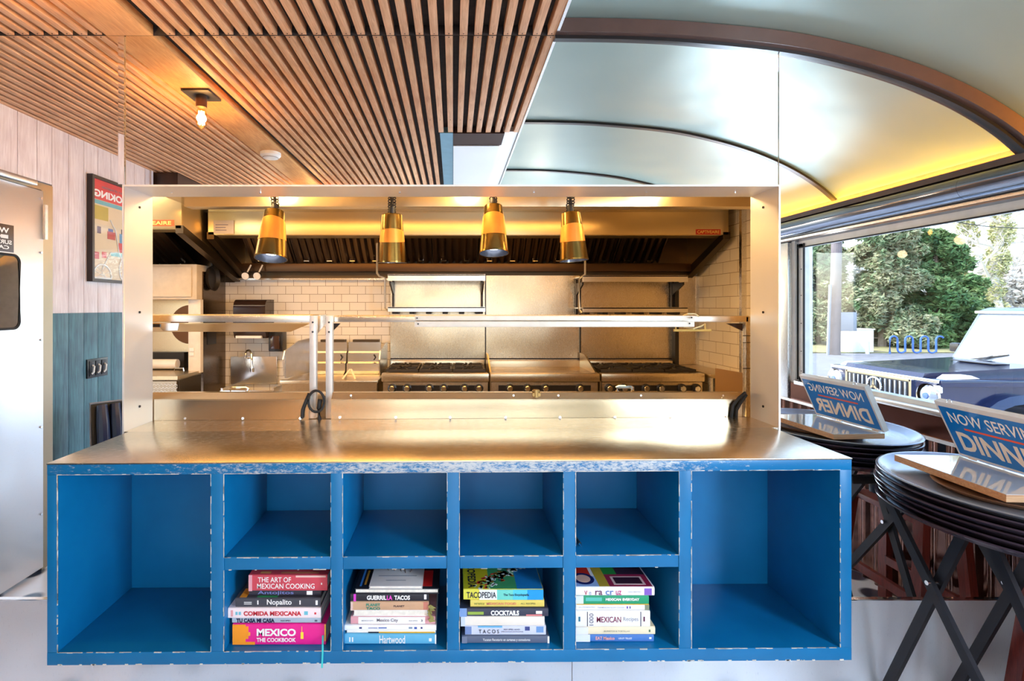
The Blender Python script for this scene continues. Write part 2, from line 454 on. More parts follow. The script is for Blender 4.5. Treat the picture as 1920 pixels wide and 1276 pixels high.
struct('trim_9', B().box(WX0-0.02, -1.98, -1.3, -0.03, CZ-0.10, CZ-0.002), BROWN)
# door
d = thing('door_1', None, None, (WX0, 1.35, 0)); props(d, kind='structure')
obj('door_frame', B().box(WX0-0.014, WX0+0.004, DY0, DY0+0.075, 0, DZ).box(WX0-0.014, WX0+0.004, DY1, DY1+0.03, 0, DZ).box(WX0-0.014, WX0+0.004, DY0+0.075, DY1, DZ-0.035, DZ), brushed('bronze_frame', (0.34, 0.27, 0.19), 0.3, (1, 1, 20), 0.1), d)
leaf = B().box(WX0-0.012, WX0+0.022, DY0+0.085, DY1-0.005, 0.02, DZ-0.042, bev=0.003)
dl = obj('door_leaf', leaf, DOORST, d)
wy0, wy1 = 1.14, 1.56; wz0, wz1 = CAMZ-0.105, CAMZ+0.25
def rrect(y0, y1, z0, z1, r, x, n=5):
    pts = []
    for cy, cz, a0 in ((y1-r, z1-r, 0), (y0+r, z1-r, PI/2), (y0+r, z0+r, PI), (y1-r, z0+r, 1.5*PI)):
        for i in range(n+1):
            a = a0+i*PI/2/n; pts.append((x, cy+r*math.cos(a), cz+r*math.sin(a)))
    return pts
obj('window_gasket', B().tube(rrect(wy0, wy1, wz0, wz1, 0.035, WX0+0.024), 0.007, 6, True), RUBBER, d)
obj('vision_window', B().poly(rrect(wy0, wy1, wz0, wz1, 0.035, WX0+0.0225), (0.002, 0, 0)), base('reflective_door_glass', (0.50, 0.50, 0.50), 0.01, 1.0)[0], d)
b = B()
for z in (0.3, 0.75, 1.2, 1.65, 1.93): b.cyl((WX0+0.021, DY0+0.10, z), (WX0+0.026, DY0+0.10, z), 0.006, 8)
obj('rivets', b, CHROME, d)
obj('hinge', B().box(WX0+0.018, WX0+0.034, DY0+0.07, DY0+0.088, 1.72, 1.90), STEELV, d)
obj('door_closer', B().box(WX0+0.004, WX0+0.05, 1.06, 1.30, DZ-0.03, DZ-0.004, bev=0.004), STEEL, d)

# ---- right wall with the long window
GRD = -0.68
b = B()
n_ = 0; y = -3.4; pts = []
while y < 1.83:
    pts.append((WX1+0.011-0.011*math.cos(n_*PI/3), y)); y += 0.013; n_ += 1
pts += [(WX1, 1.83)]
b.poly([(px_, py_, 0.0) for px_, py_ in pts]+[(2.12, 1.83, 0), (2.12, -3.4, 0)], (0, 0, 0.80))
struct('wall_right_wainscot', b, COPW, smooth=math.radians(70))
struct('wall_right', B().box(2.12, 2.2, -3.5, 1.98, GRD, 0.915), plain('outer_wall', (0.35, 0.35, 0.36), 0.6))
struct('wall_right_panel', B().box(2.085, 2.12, -3.4, 1.83, 0.80, 0.905), base('copper_smooth', srgb(92, 58, 50), 0.14, 0.9)[0])
struct('trim_10', B().box(2.055, 2.2, 0.555, 1.83, 0.905, 0.925, bev=0.003).box(2.072, 2.085, 0.2, 1.83, 0.79, 0.806), STEEL)
# pillar beside the window, plain panel closing the wall further back
struct('trim_11', B().box(2.075, 2.2, 0.20, 0.47, 0.80, CAMZ+0.40, bev=0.004), STEELV)
struct('trim_12', B().box(2.08, 2.2, -3.4, -1.22, 0.80, CAMZ+0.40), STEELV)
HZ = CAMZ+0.385
win = thing('window_1', None, None, (2.14, 1.15, 0.92)); props(win, kind='structure')
obj('window_frame', B().box(2.10, 2.19, 0.47, 0.50, 0.90, HZ+0.02).box(2.12, 2.17, 0.505, 0.555, 0.92, HZ).box(2.10, 2.19, 1.80, 1.835, 0.90, HZ+0.02).box(2.12, 2.17, 0.5, 1.80, HZ-0.02, HZ+0.02).box(2.12, 2.17, 0.5, 1.80, 0.92, 0.945), plain('white_enamel', (0.80, 0.83, 0.84), 0.25), win)
obj('window_gasket', B().box(2.112, 2.122, 0.497, 0.503, 0.925, HZ).box(2.112, 2.122, 0.553, 0.559, 0.94, HZ).box(2.112, 2.122, 0.5, 1.80, HZ-0.026, HZ-0.02), RUBBER, win)
b = B()
for z in (0.98, 1.10, 1.27, 1.44, 1.60): b.cyl((2.121, 0.53, z), (2.117, 0.53, z), 0.003, 8)
obj('rivets', b, BLACKM, win)
obj('window_pane', B().box(2.150, 2.154, 0.556, 1.80, 0.945, HZ-0.02), GLASS, win)
# header: brown lip, rolled steel pelmet, ledge
struct('trim_13', B().box(2.122, 2.2, -3.4, 1.828, CAMZ+0.529, CAMZ+0.64).box(2.028, 2.044, -3.4, 1.828, CAMZ+0.524, CAMZ+0.550), BROWNARCH)
def extrude_y(prof, y0, y1):
    return B().poly([(x_, y0, z_+CAMZ) for x_, z_ in prof], (0, y1-y0, 0))
roll = [(2.2, 0.528)]+[(2.055+0.0-0.045*math.sin(a), 0.478+0.05*math.cos(a)) for a in [i*PI/12 for i in range(13)]]+[(2.2, 0.428)]
PELM, _n1, _n2 = base('dark_polished_steel', (0.27, 0.30, 0.37), 0.10, 1.0)
struct('wall_right_pelmet', extrude_y(roll, -3.4, 1.60), PELM, smooth=math.radians(50))
struct('wall_right_pelmet_end', extrude_y([(x_ if x_ > 2.19 else x_-0.002, z_) for x_, z_ in roll], 1.603, 1.827), PELM, smooth=math.radians(50))
struct('wall_right_header', extrude_y([(2.085, 0.432), (2.2, 0.432), (2.2, 0.385), (2.135, 0.385), (2.12, 0.400), (2.085, 0.405)], -3.4, 1.828), PELM)
struct('trim_21', B().box(2.079, 2.085, -3.4, 1.828, CAMZ+0.412, CAMZ+0.424), STEEL)
struct('trim_14', extrude_y([(2.07, 0.44), (2.2, 0.44), (2.2, 0.425), (2.07, 0.425)], -3.4, 1.828), BLACKM)
# warm light trough on top of the pelmet, shining up into the vault
tr = thing('light_trough', 'long amber strip light lying on the rolled steel pelmet over the window', 'light', (2.1, -0.7, CAMZ+0.53))
obj('housing', B().box(2.078, 2.120, -3.2, 1.77, CAMZ+0.529, CAMZ+0.534), BLACKM, tr)
obj('light_strip', B().box(2.082, 2.116, -3.18, 1.74, CAMZ+0.534, CAMZ+0.538), emis('amber_led', (1.0, 0.44, 0.05), 120), tr)

# ---- wall behind the camera, with its windows
b = B().box(-3.5, 2.2, -3.5, -3.4, GRD, 0.05).box(-3.5, 2.2, -3.5, -3.4, 2.16, 2.6).box(-3.5, -1.3, -3.5, -3.4, 0.05, 2.16).box(1.7, 2.2, -3.5, -3.4, 0.05, 2.16)
struct('wall_back', b, plain('back_wall_cream', (0.55, 0.42, 0.32), 0.6))
struct('window_2', B().box(-1.3, 1.7, -3.46, -3.42, 0.05, 0.1).box(-1.3, 1.7, -3.46, -3.42, 2.12, 2.16).box(-1.3, -1.25, -3.46, -3.42, 0.1, 2.12).box(1.65, 1.7, -3.46, -3.42, 0.1, 2.12).box(0.16, 0.24, -3.46, -3.42, 0.1, 2.12), STEELV)

# ================================================================== THE END WALL
struct('wall_front', B().box(WX0-0.1, PX0-0.005, MY, YK, 0, CZ-0.001).box(PX1+0.005, 2.2, MY, YK, 0, CAMZ+0.66).box(PX0-0.005, PX1+0.005, MY, YK, 0, PZ0-0.004).box(PX0-0.005, PX1+0.005, MY, YK, PZ1+0.005, CZ-0.001).box(0.372, 1.45, MY, YK, CZ-0.001, CZ+0.06).box(1.0, 1.72, MY, YK, CAMZ+0.6, CAMZ+0.84), plain('wall_core', (0.55, 0.42, 0.28), 0.6))
MZ0 = CAMZ-1.04
# stainless sheets under the mirrors
struct('wall_front_steel', B().box(WX0, 0.42, MY-0.012, MY, 0, MZ0).box(0.423, 2.08, MY-0.012, MY, 0, MZ0), STEELW)
struct('trim_15', B().box(WX0, WX1, MY-0.014, MY-0.002, MZ0-0.001, MZ0+0.003), CHROME)
def arch_z(x):
    P = vault_pts(-0.052)
    for (a, b_) in zip(P, P[1:]):
        if a[0] <= x <= b_[0]: return a[1]+(b_[1]-a[1])*(x-a[0])/(b_[0]-a[0])
    return P[-1][1] if x > 1 else CZ
def mirror(name_label, x0, x1, z0):
    top = []
    xs = [x1]+[p[0] for p in vault_pts(-0.052)[::-1] if x0+0.01 < p[0] < x1-0.01]+[x0]
    for x_ in xs: top.append((x_, MY-0.006, arch_z(x_) if x_ > 0.40 else CZ-0.001))
    if x0 < 0.36 < x1:
        i = [k for k, t in enumerate(top) if t[0] < 0.40][0]
        top.insert(i, (0.40, MY-0.006, CZ-0.001)); top.insert(i, (0.401, MY-0.006, arch_z(0.401)))
    pts = [(x0, MY-0.006, z0), (x1, MY-0.006, z0)]+top
    return obj('mirror_panel', B().poly(pts, (0, 0.005, 0)), MIRROR, None, name_label, 'mirror', 'mirror sheets covering the end wall', smooth=None)
lm = mirror('tall wall mirror left of the serving hatch, reflecting a steel door and a poster', WX0+0.002, PX0-0.0015, MZ0+0.003)
obj('bevelled_edge', B().poly([(PX0-0.026, MY-0.0062, PZ1+0.01), (PX0-0.0025, MY-0.0100, PZ1+0.01), (PX0-0.0025, MY-0.0062, PZ1+0.01)], (0, 0, CZ-0.002-PZ1-0.01)), MIRROR, lm, smooth=None)
mirror('wide wall mirror above the serving hatch, reflecting the slatted ceiling and filament bulb', PX0+0.0015, PX1+0.0025, PZ1+0.006)
mirror('tall wall mirror right of the serving hatch, reflecting the window and parked car', PX1+0.0065, 2.055, MZ0+0.003)

# ---- steel lining of the pass-through
HATCHS = plain('hatch_steel', (0.78, 0.78, 0.80), 0.38, 0.55, var=0.03, scale=3)
pf = thing('serving_hatch_frame', 'brushed steel lining around the serving hatch opening in the mirrored wall', 'frame', ((PX0+PX1)/2, YK, PZ0))
y0f = MY-0.012
for nm, bx in (('side_panel', (PX0-0.003, PX0, PZ0, PZ1)), ('side_panel', (PX1, PX1+0.003, PZ0, PZ1)), ('top_panel', (PX0-0.003, PX1+0.003, PZ1, PZ1+0.003))):
    o = obj(nm, B().box(bx[0], bx[1], y0f, YK+0.004, bx[2], bx[3]), HATCHS, pf)
    if nm == 'side_panel':
        xx = PX0 if bx[0] < 0 else PX1; sg = 1 if bx[0] < 0 else -1
        for z in (CAMZ+0.37, CAMZ-0.02, CAMZ-0.37):
            obj('screw', B().cyl((xx, 1.905, z), (xx+sg*0.003, 1.905, z), 0.0045, 10), BLACKM, o)
    else:
        for x_ in (-1.05, -0.72, -0.2, 0.3, 0.72, 1.05):
            obj('screw', B().cyl((x_, 1.91, PZ1), (x_, 1.91, PZ1-0.003), 0.004, 10), CHROME, o)
e = 0.006
obj('rim', B().box(PX0-e, PX0, y0f-0.003, y0f, PZ0, PZ1+e).box(PX1, PX1+e, y0f-0.003, y0f, PZ0, PZ1+e).box(PX0, PX1, y0f-0.003, y0f, PZ1, PZ1+e), plain('bright_steel_rim', (0.86, 0.85, 0.84), 0.4, 0.5), pf)

# ================================================================== THE BLUE CABINET
K = 0.0066
YC = 1.45; YB = 1.785
def cx(px): return (px-850)*YC/960
def cz(py): return CAMZ+(575-py)*YC/960+(-K*cx(843))
def cbox(px0, px1, py0, py1, y0=YC, y1=YB, bev=0.0012):
    return B().box(cx(px0), cx(px1), y0, y1, cz(py1), cz(py0), bev=bev).shear(K)
cab = thing('shelf_cabinet', 'bright blue painted shelf unit with worn edges hung under the steel counter', 'cabinet', (cx(843), (YC+MY)/2, cz(1241)))
TOPZ = 866
obj('top_board', cbox(88, 1597, TOPZ, 885.5), CABW, cab)
obj('bottom_board', cbox(88, 1597, 1218, 1242), CAB, cab)
divs = [(88, 108), (395, 420), (620, 643), (838, 862), (1056, 1080), (1273, 1297), (1575, 1597)]
for i, (a, c) in enumerate(divs):
    nm = 'side_panel' if i in (0, 6) else 'divider'
    obj(nm, cbox(a, c, 885.5, 1218, YC+0.0004, YB), CAB, cab)
obj('back_panel', B().box(cx(88), cx(1597), YB, YB+0.012, cz(1242), cz(TOPZ)).shear(K), CAB, cab)
obj('wall_rail', B().box(cx(88), cx(1597), YB+0.012, MY-0.014, cz(1242), cz(TOPZ)).shear(K), CAB, cab)
for a, c in ((420, 620), (643, 838), (862, 1056), (1080, 1273)):
    obj('shelf', cbox(a+0.3, c-0.3, 1042, 1066, YC+0.002, YB), CAB, cab)
# bare, chipped arrises of the openings
def chips():
    b = B(); r = random.Random(11)
    opens = [(108, 395, 885.5, 1218)]+[(a, c, 885.5, 1042) for a, c in ((420, 620), (643, 838), (862, 1056), (1080, 1273))]+[(a, c, 1066, 1218) for a, c in ((420, 620), (643, 838), (862, 1056), (1080, 1273))]+[(1297, 1575, 885.5, 1218)]
    for a, c, t, u in opens:
        def seg(p0, p1, vert, dens):
            x = p0
            while x < p1:
                L = r.uniform(2, 15); 
                if r.random() < dens:
                    wd = r.choice((0.5, 0.7, 0.9, 1.4))
                    yield x, min(x+L, p1), wd
                x += L
        for x0, x1, wd in seg(a, c, False, 0.95 if t < 900 else 0.10): b.box(cx(x0), cx(x1), YC-0.0009, YC+0.002, cz(t), cz(t-wd))
        for x0, x1, wd in seg(a, c, False, 0.72): b.box(cx(x0), cx(x1), YC-0.0009, YC+0.002, cz(u+wd), cz(u))
        for z0, z1, wd in seg(t, u, True, 0.88): b.box(cx(a-wd), cx(a), YC-0.0009, YC+0.002, cz(z1), cz(z0))
        for z0, z1, wd in seg(t, u, True, 0.6): b.box(cx(c), cx(c+wd*0.8), YC-0.0009, YC+0.002, cz(z1), cz(z0))
    for _ in range(60):
        x0 = r.uniform(90, 1590); q = r.uniform(1, 4); b.box(cx(x0), cx(x0+q*2), YC-0.0009, YC+0.002, cz(1242), cz(1241-q*0.4))
    return b.shear(K)
props(obj('worn_edges', chips(), CHIP, cab), 'pale chipped paint along the edges', kind='stuff')

ct = thing('steel_counter', 'long brushed steel counter sheet running from the blue shelves through the hatch', 'counter', (cx(843), 1.7, cz(TOPZ)))
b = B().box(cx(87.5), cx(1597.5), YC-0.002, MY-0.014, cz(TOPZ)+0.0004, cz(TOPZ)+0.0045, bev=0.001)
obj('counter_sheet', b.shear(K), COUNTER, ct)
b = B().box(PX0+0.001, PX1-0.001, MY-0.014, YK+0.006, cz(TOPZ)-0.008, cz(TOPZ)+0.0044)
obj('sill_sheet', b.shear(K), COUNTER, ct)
# ================================================================== THE KITCHEN
struct('wall_kitchen_back', B().box(-3.2, 2.06, 4.2, 4.3, 0, 2.4), TILEX)
struct('wall_kitchen_right', B().box(2.0, 2.06, YK, 4.2, 0, 2.4), TILEY)
struct('wall_kitchen_left', B().box(-3.3, -3.2, YK, 4.3, 0, 2.4), TILEY)
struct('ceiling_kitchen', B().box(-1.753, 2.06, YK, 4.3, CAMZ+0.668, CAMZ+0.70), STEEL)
struct('ceiling_kitchen_left', B().box(-3.3, -1.753, YK, 4.3, 2.36, 2.40), STEEL)
# soffit over the hatch on the kitchen side
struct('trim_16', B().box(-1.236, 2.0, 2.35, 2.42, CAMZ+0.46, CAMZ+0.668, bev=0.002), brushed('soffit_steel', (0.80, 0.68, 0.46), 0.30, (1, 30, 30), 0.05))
struct('trim_17', B().box(1.965, 2.0, 3.49, 3.52, 0.5, CAMZ+0.668), STEELV)
struct('trim_18', B().box(1.975, 2.0, 4.165, 4.2, 0.5, 1.62), STEELV)

def label_plate(parent, x0, x1, y, z0, z1, ground, ink, s):
    pl = obj('maker_plate', B().box(x0, x1, y-0.003, y, z0, z1), ground, parent)
    text('lettering', s, (x0+(x1-x0)*0.05, y-0.0034, z0+(z1-z0)*0.2), (1, 0, 0), (0, 0, 1), (x1-x0)*0.9, (z1-z0)*0.6, ink, pl, shear=0.0, bold=0.02)
RED = paint(196, 40, 20); YEL = paint(250, 214, 120); ORG = paint(235, 82, 14)

def hood(lbl, x0, x1, yf, yb, zf, ztop, zb, nfil, lab):
    """wall canopy: tall front face, side cheeks, sloping filter bank, rear gutter"""
    h = thing('range_hood', lbl, 'hood', ((x0+x1)/2, yb, zb), 'steel range hoods')
    obj('front_face', B().box(x0, x1, yf, yf+0.02, zf, ztop, bev=0.002), HOODST, h)
    obj('front_lip', B().box(x0+0.01, x1-0.01, yf+0.02, yf+0.16, zf-0.002, zf+0.016), HOODST, h)
    for x in (x0, x1-0.03):
        c = B().poly([(x, yf+0.02, zf), (x, yb, zb-0.02), (x, yb, ztop), (x, yf+0.02, ztop)], (0.03, 0, 0))
        obj('side_panel', c, HOODST, h)
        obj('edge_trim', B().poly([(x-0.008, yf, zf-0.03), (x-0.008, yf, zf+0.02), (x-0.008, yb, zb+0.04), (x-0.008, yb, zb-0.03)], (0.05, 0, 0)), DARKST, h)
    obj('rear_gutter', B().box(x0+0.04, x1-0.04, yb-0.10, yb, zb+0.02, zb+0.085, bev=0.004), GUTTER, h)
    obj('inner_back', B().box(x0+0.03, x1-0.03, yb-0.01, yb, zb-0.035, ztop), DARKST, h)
    # filters
    ya, za = yf+0.20, zf+0.09; yc, zc = yb-0.10, zb+0.085
    fx0, fx1 = x0+0.12, x1-0.30
    wd = (fx1-fx0)/nfil
    d_ = Vector((0, yc-ya, zc-za)); L = d_.length; d_.normalize(); nrm = Vector((0, d_.z, -d_.y)); nrm = nrm if nrm.z < 0 else -nrm
    for i in range(nfil):
        fx = fx0+i*wd
        q = B()
        A = Vector((fx+0.004, ya, za)); Bp = Vector((fx+0.004, yc, zc))
        q.poly([A, Bp, Bp-nrm*0.03, A-nrm*0.03], (0.010, 0, 0))
        q.poly([A+Vector((wd-0.018, 0, 0)), Bp+Vector((wd-0.018, 0, 0)), Bp-nrm*0.03+Vector((wd-0.018, 0, 0)), A-nrm*0.03+Vector((wd-0.018, 0, 0))], (0.010, 0, 0))
        m_ = 6; sp = (wd-0.03)/m_
        for k in range(m_):
            xx = fx+0.016+k*sp
            A2 = Vector((xx, ya, za)); B2 = Vector((xx, yc, zc))
            q.poly([A2, B2, B2-nrm*0.012+Vector((sp*0.3, 0, 0)), A2-nrm*0.012+Vector((sp*0.3, 0, 0))], (sp*0.38, 0, 0))
        q.poly([Vector((fx+0.004, ya, za))-nrm*0.031, Vector((fx+0.004, yc, zc))-nrm*0.031, Vector((fx+wd-0.006, yc, zc))-nrm*0.031, Vector((fx+wd-0.006, ya, za))-nrm*0.031], nrm*0.003)
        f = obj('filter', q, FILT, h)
        for hx in (0.25, 0.75):
            p = Vector((fx+wd*hx, yc, zc))-d_*0.05+nrm*0.004
            obj('filter_handle', B().tube([p+Vector((-0.018, 0, 0)), p+Vector((-0.018, 0, 0))+nrm*0.02, p+Vector((0.018, 0, 0))+nrm*0.02, p+Vector((0.018, 0, 0))], 0.0055, 6), CHROME, f)
    if lab: label_plate(h, *lab)
    return h
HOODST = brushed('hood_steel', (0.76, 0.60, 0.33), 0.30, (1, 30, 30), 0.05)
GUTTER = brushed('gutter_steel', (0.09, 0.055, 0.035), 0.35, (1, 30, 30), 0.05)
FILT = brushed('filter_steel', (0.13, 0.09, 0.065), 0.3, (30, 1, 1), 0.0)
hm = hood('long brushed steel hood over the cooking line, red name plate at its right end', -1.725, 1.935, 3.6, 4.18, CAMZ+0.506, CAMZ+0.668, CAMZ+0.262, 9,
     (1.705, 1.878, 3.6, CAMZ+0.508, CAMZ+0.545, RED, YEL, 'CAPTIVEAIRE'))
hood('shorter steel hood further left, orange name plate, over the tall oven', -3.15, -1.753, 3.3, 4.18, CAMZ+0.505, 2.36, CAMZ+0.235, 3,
     (-2.12, -1.80, 3.3, CAMZ+0.520, CAMZ+0.560, ORG, YEL, 'CAPTIVEAIRE'))
nt_ = obj('paper_note', B().box(W(401, 0, 3.6).x, W(439, 0, 3.6).x, 3.594, 3.598, W(0, 438, 3.6).z, W(0, 413, 3.6).z, bev=0.001), paint(222, 210, 192), None, 'pale note card stuck on the long hood at its left end', 'note')
for i, (z_, w_) in enumerate(((422, .8), (427, .65), (432, .7))):
    p = W(404, z_, 3.5937)
    obj('handwriting', B().box(p.x, p.x+0.11*w_, 3.5934, 3.594, p.z, p.z+0.006), paint(150, 140, 150), nt_)
# steel wall sheet under the long hood, left part, with its ledge
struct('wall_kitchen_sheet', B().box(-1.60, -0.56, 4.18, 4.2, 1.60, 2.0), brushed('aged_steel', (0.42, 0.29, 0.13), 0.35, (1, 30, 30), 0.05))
struct('trim_19', B().box(-1.78, -0.52, 4.15, 4.2, 1.588, 1.602), STEEL)

# ---- steel backsplash behind the ranges
BS = brushed('backsplash_steel', (0.66, 0.57, 0.44), 0.26, (25, 25, 1), 0.25)
for i, (a, c) in enumerate(((732, 909.5), (911.5, 1087), (1089.5, 1264))):
    lb = ['left', 'middle', 'right'][i]
    o = obj('backsplash_panel', B().box(W(a, 0, 4.16).x, W(c, 0, 4.16).x, 4.165, 4.18, 0.9, 1.625), BS, None,
            ['tall steel backsplash panel behind the stove nearest the fryer', 'plain steel backsplash panel without shelves behind the flat griddle', 'tall steel backsplash panel behind the stove nearest the side wall'][i], 'backsplash', 'steel backsplash panels')
    obj('seam', B().box(W(a, 0, 4.16).x, W(c, 0, 4.16).x, 4.160, 4.165, W(0, 673.5, 4.16).z, W(0, 671, 4.16).z), BLACKM, o)
struct('trim_20', B().box(W(1266, 0, 4.1).x, W(1273, 0, 4.1).x, 4.10, 4.199, 0.9, 1.62).box(W(909.5, 0, 4.15).x, W(911.5, 0, 4.15).x, 4.15, 4.19, .9, 1.62).box(W(1087, 0, 4.15).x, W(1089.5, 0, 4.15).x, 4.15, 4.19, .9, 1.62), BLACK)
struct('wall_kitchen_sheet_right', B().box(W(1273, 0, 4.15).x, 1.985, 4.17, 4.199, 0.9, 1.62), BS)

def tiershelf(lbl, px0, px1, yt0, yt1, yb0, yb1):
    d = 3.88
    x0, x1 = W(px0, 0, d).x, W(px1, 0, d).x
    s = thing('wall_shelf', lbl, 'shelf', ((x0+x1)/2, 4.16, W(0, yb1, d).z), 'two-tier steel shelves over the stoves')
    for (a, c) in ((yt0, yt1), (yb0, yb1)):
        zt, zb = W(0, a, d).z, W(0, c, d).z
        sh = obj('shelf_board', B().box(x0, x1, d, 4.155, zt-0.012, zt, bev=0.002).box(x0, x1, d, d+0.012, zb, zt), STEEL, s)
    zt, zb = W(0, yt1, d).z, W(0, yb1, d).z
    for x in (x0+0.012, x1-0.012):
        obj('post', B().box(x-0.008, x+0.008, 4.12, 4.155, zb-0.02, zt+0.03), BLACKM, s)
        obj('bracket', B().poly([(x-0.006, 4.15, zt-0.11), (x-0.006, 4.15, zt-0.001), (x-0.006, 3.93, zt-0.001), (x-0.006, 3.93, zt-0.02)], (0.012, 0, 0)), BLACKM, s)
    b = B()
    for k in range(6):
        x = x0+0.05+(x1-x0-0.1)*k/5
        b.box(x-0.02, x+0.02, 3.95, 4.1, zb-0.018, zb-0.001)
    obj('underside_clips', b, IRON, s)
tiershelf('two-tier steel wall shelf on the backsplash, nearer the tiled wall with the fryer', 727, 910, 514, 526, 575, 584)
tiershelf('two-tier steel wall shelf on the backsplash, beside the tiled side wall', 1093, 1290, 516, 528, 576, 585)

# thin gas and fire-suppression pipes
def pipe(lbl, pts, r=0.008):
    return obj('pipe', B().tube(pts, r, 8), plain('pipe_steel', (0.72, 0.68, 0.60), 0.3, 0.8), None, lbl, 'pipe', 'thin steel pipes on the cooking wall')
pipe('thin bright pipe dropping from the hood beside the left stove shelf', [W(707, 456, 3.7), W(707, 512, 3.9), W(711, 517, 3.95), W(722, 521, 3.96), W(722, 578, 3.96), W(728, 583, 3.98)])
pipe('thin pipe hanging from the hood between the two stove shelves', [W(1097, 482, 3.85), W(1097, 514, 3.9), W(1086, 522, 3.9), W(1086, 580, 3.9), W(1090, 586, 3.9)])

# ---- cooking line
def knob(parent, x, y, z, m=CHROME):
    k = obj('knob', B().lathe([(0.032, 0), (0.032, 0.012), (0.022, 0.016), (0.020, 0.03)], 14, Matrix.Translation((x, y, z)) @ Matrix.Rotation(PI/2, 4, 'X'), True), BLACK, parent)
    obj('knob_face', B().lathe([(0.0195, 0.030), (0.016, 0.036)], 12, Matrix.Translation((x, y, z)) @ Matrix.Rotation(PI/2, 4, 'X'), True).box(x-0.003, x+0.003, y-0.037, y-0.03, z-0.012, z+0.012), m, k)
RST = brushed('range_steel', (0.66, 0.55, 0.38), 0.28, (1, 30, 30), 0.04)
def cooker(name, lbl, cat, px0, px1, knobs, kind, px1b=None):
    D = 3.6; x0, x1 = W(px0+1, 0, D).x, W(px1-1, 0, D).x
    zt = W(0, 700, D).z
    t = thing(name, lbl, cat, ((x0+x1)/2, (D+4.14)/2, 0), 'stoves and griddle of the cooking line')
    obj('body', B().box(x0+0.004, x1-0.004, D+0.06, 4.13, 0.12, zt-0.055), RST, t)
    obj('front_rail', B().box(x0, x1, D, D+0.07, zt-0.058, zt, bev=0.008), RST, t)
    obj('control_panel', B().box(x0+0.01, x1-0.01, D+0.02, D+0.06, zt-0.150, zt-0.064), RST, t)
    obj('knob_band', B().box(x0+0.06, x1-0.06, D+0.016, D+0.02, zt-0.125, zt-0.085), BLACK, t)
    obj('oven_door', B().box(x0+0.03, x1-0.03, D+0.03, D+0.06, 0.2, zt-0.19, bev=0.006), RST, t)
    for k in knobs: knob(t, W(k, 0, D).x, D+0.016, zt-0.105)
    for lx in (x0+0.05, x1-0.05):
        for ly in (D+0.12, 4.08): obj('leg', B().cyl((lx, ly, 0), (lx, ly, 0.121), 0.022, 10), CHROME, t)
    obj('back_riser', B().box(x0+0.004, x1-0.004, 4.12, 4.158, zt-0.06, W(0, 676, 4.12).z, bev=0.003), RST, t)
    if kind == 'grates':
        obj('burner_tray', B().box(x0+0.01, x1-0.01, D+0.07, 4.12, zt-0.055, zt-0.03), IRON, t)
        nx = 3; wd = (x1-x0-0.03)/nx
        for i in range(nx):
            for j in range(2):
                gx = x0+0.015+i*wd; gy = D+0.09+j*0.255; q = B(); top = zt+0.022
                for a in (0.012, wd-0.012): q.box(gx+a-0.007, gx+a+0.007, gy, gy+0.24, top-0.022, top-0.004)
                for a in (0.008, 0.232): q.box(gx+0.005, gx+wd-0.005, gy+a-0.007, gy+a+0.007, top-0.022, top-0.004)
                for an in range(8):
                    c = Vector((gx+wd/2, gy+0.12, top)); u = Vector((math.cos(an*PI/4+PI/8), math.sin(an*PI/4+PI/8), 0))
                    q.poly([c+u*0.035+Vector((0, 0, -0.016)), c+u*0.035, c+u*0.105, c+u*0.115+Vector((0, 0, -0.02))], u.cross(Vector((0, 0, 1)))*0.010)
                gr = obj('grate', q, IRON, t)
                obj('burner', B().cyl((gx+wd/2, gy+0.12, zt-0.03), (gx+wd/2, gy+0.12, zt-0.005), 0.04, 16, 0.03), IRON, gr)
    else:
        obj('griddle_plate', B().box(x0+0.01, x1-0.01, D+0.07, 4.12, zt-0.05, zt-0.012), brushed('griddle_steel', (0.45, 0.38, 0.30), 0.25, (1, 20, 1), 0.05), t)
        for x, s_ in ((x0+0.002, 1), (x1-0.014, 1)):
            obj('side_guard', B().poly([(x, D+0.075, zt-0.03), (x, D+0.075, zt), (x, 3.98, zt+0.10), (x, 4.12, zt+0.10), (x, 4.12, zt-0.03)], (0.012, 0, 0)), RST, t)
    return t
cooker('gas_range', 'six-burner gas stove with black grates, beside the fryer', 'stove', 714, 918, (735, 763, 805, 832, 871, 898), 'grates')
cooker('griddle', 'flat steel griddle with four knobs standing between the two stoves', 'griddle', 918, 1126, (956, 989, 1023, 1088), 'plate')
cooker('gas_range', 'six-burner gas stove with black grates, nearest the tiled side wall', 'stove', 1127, 1323, (1143, 1171, 1212, 1240, 1280, 1307), 'grates')

# side table and dark panel at the right end
sp = W(1341, 690, 2.55); sq = W(1341, 735, 2.55)
obj('splash_guard', B().poly([W(1341, 690, 2.62), W(1394.5, 699, 2.32), W(1394.5, 752, 2.32), W(1341, 735, 2.62)], (0.008, 0, 0)), base('brown_acrylic', (0.20, 0.11, 0.035), 0.35)[0], None, 'brown upright splash guard at the right end of the pass table', 'splash guard')
st = thing('work_table', 'plain steel side table between the last stove and the tiled side wall', 'table', (1.85, 3.9, 0))
obj('table_top', B().box(1.785, 1.985, 3.55, 4.15, 0.875, 0.90, bev=0.003), RST, st)
for lx in (1.81, 1.96):
    for ly in (3.6, 4.1): obj('leg', B().cyl((lx, ly, 0), (lx, ly, 0.876), 0.018, 10), STEELV, st)

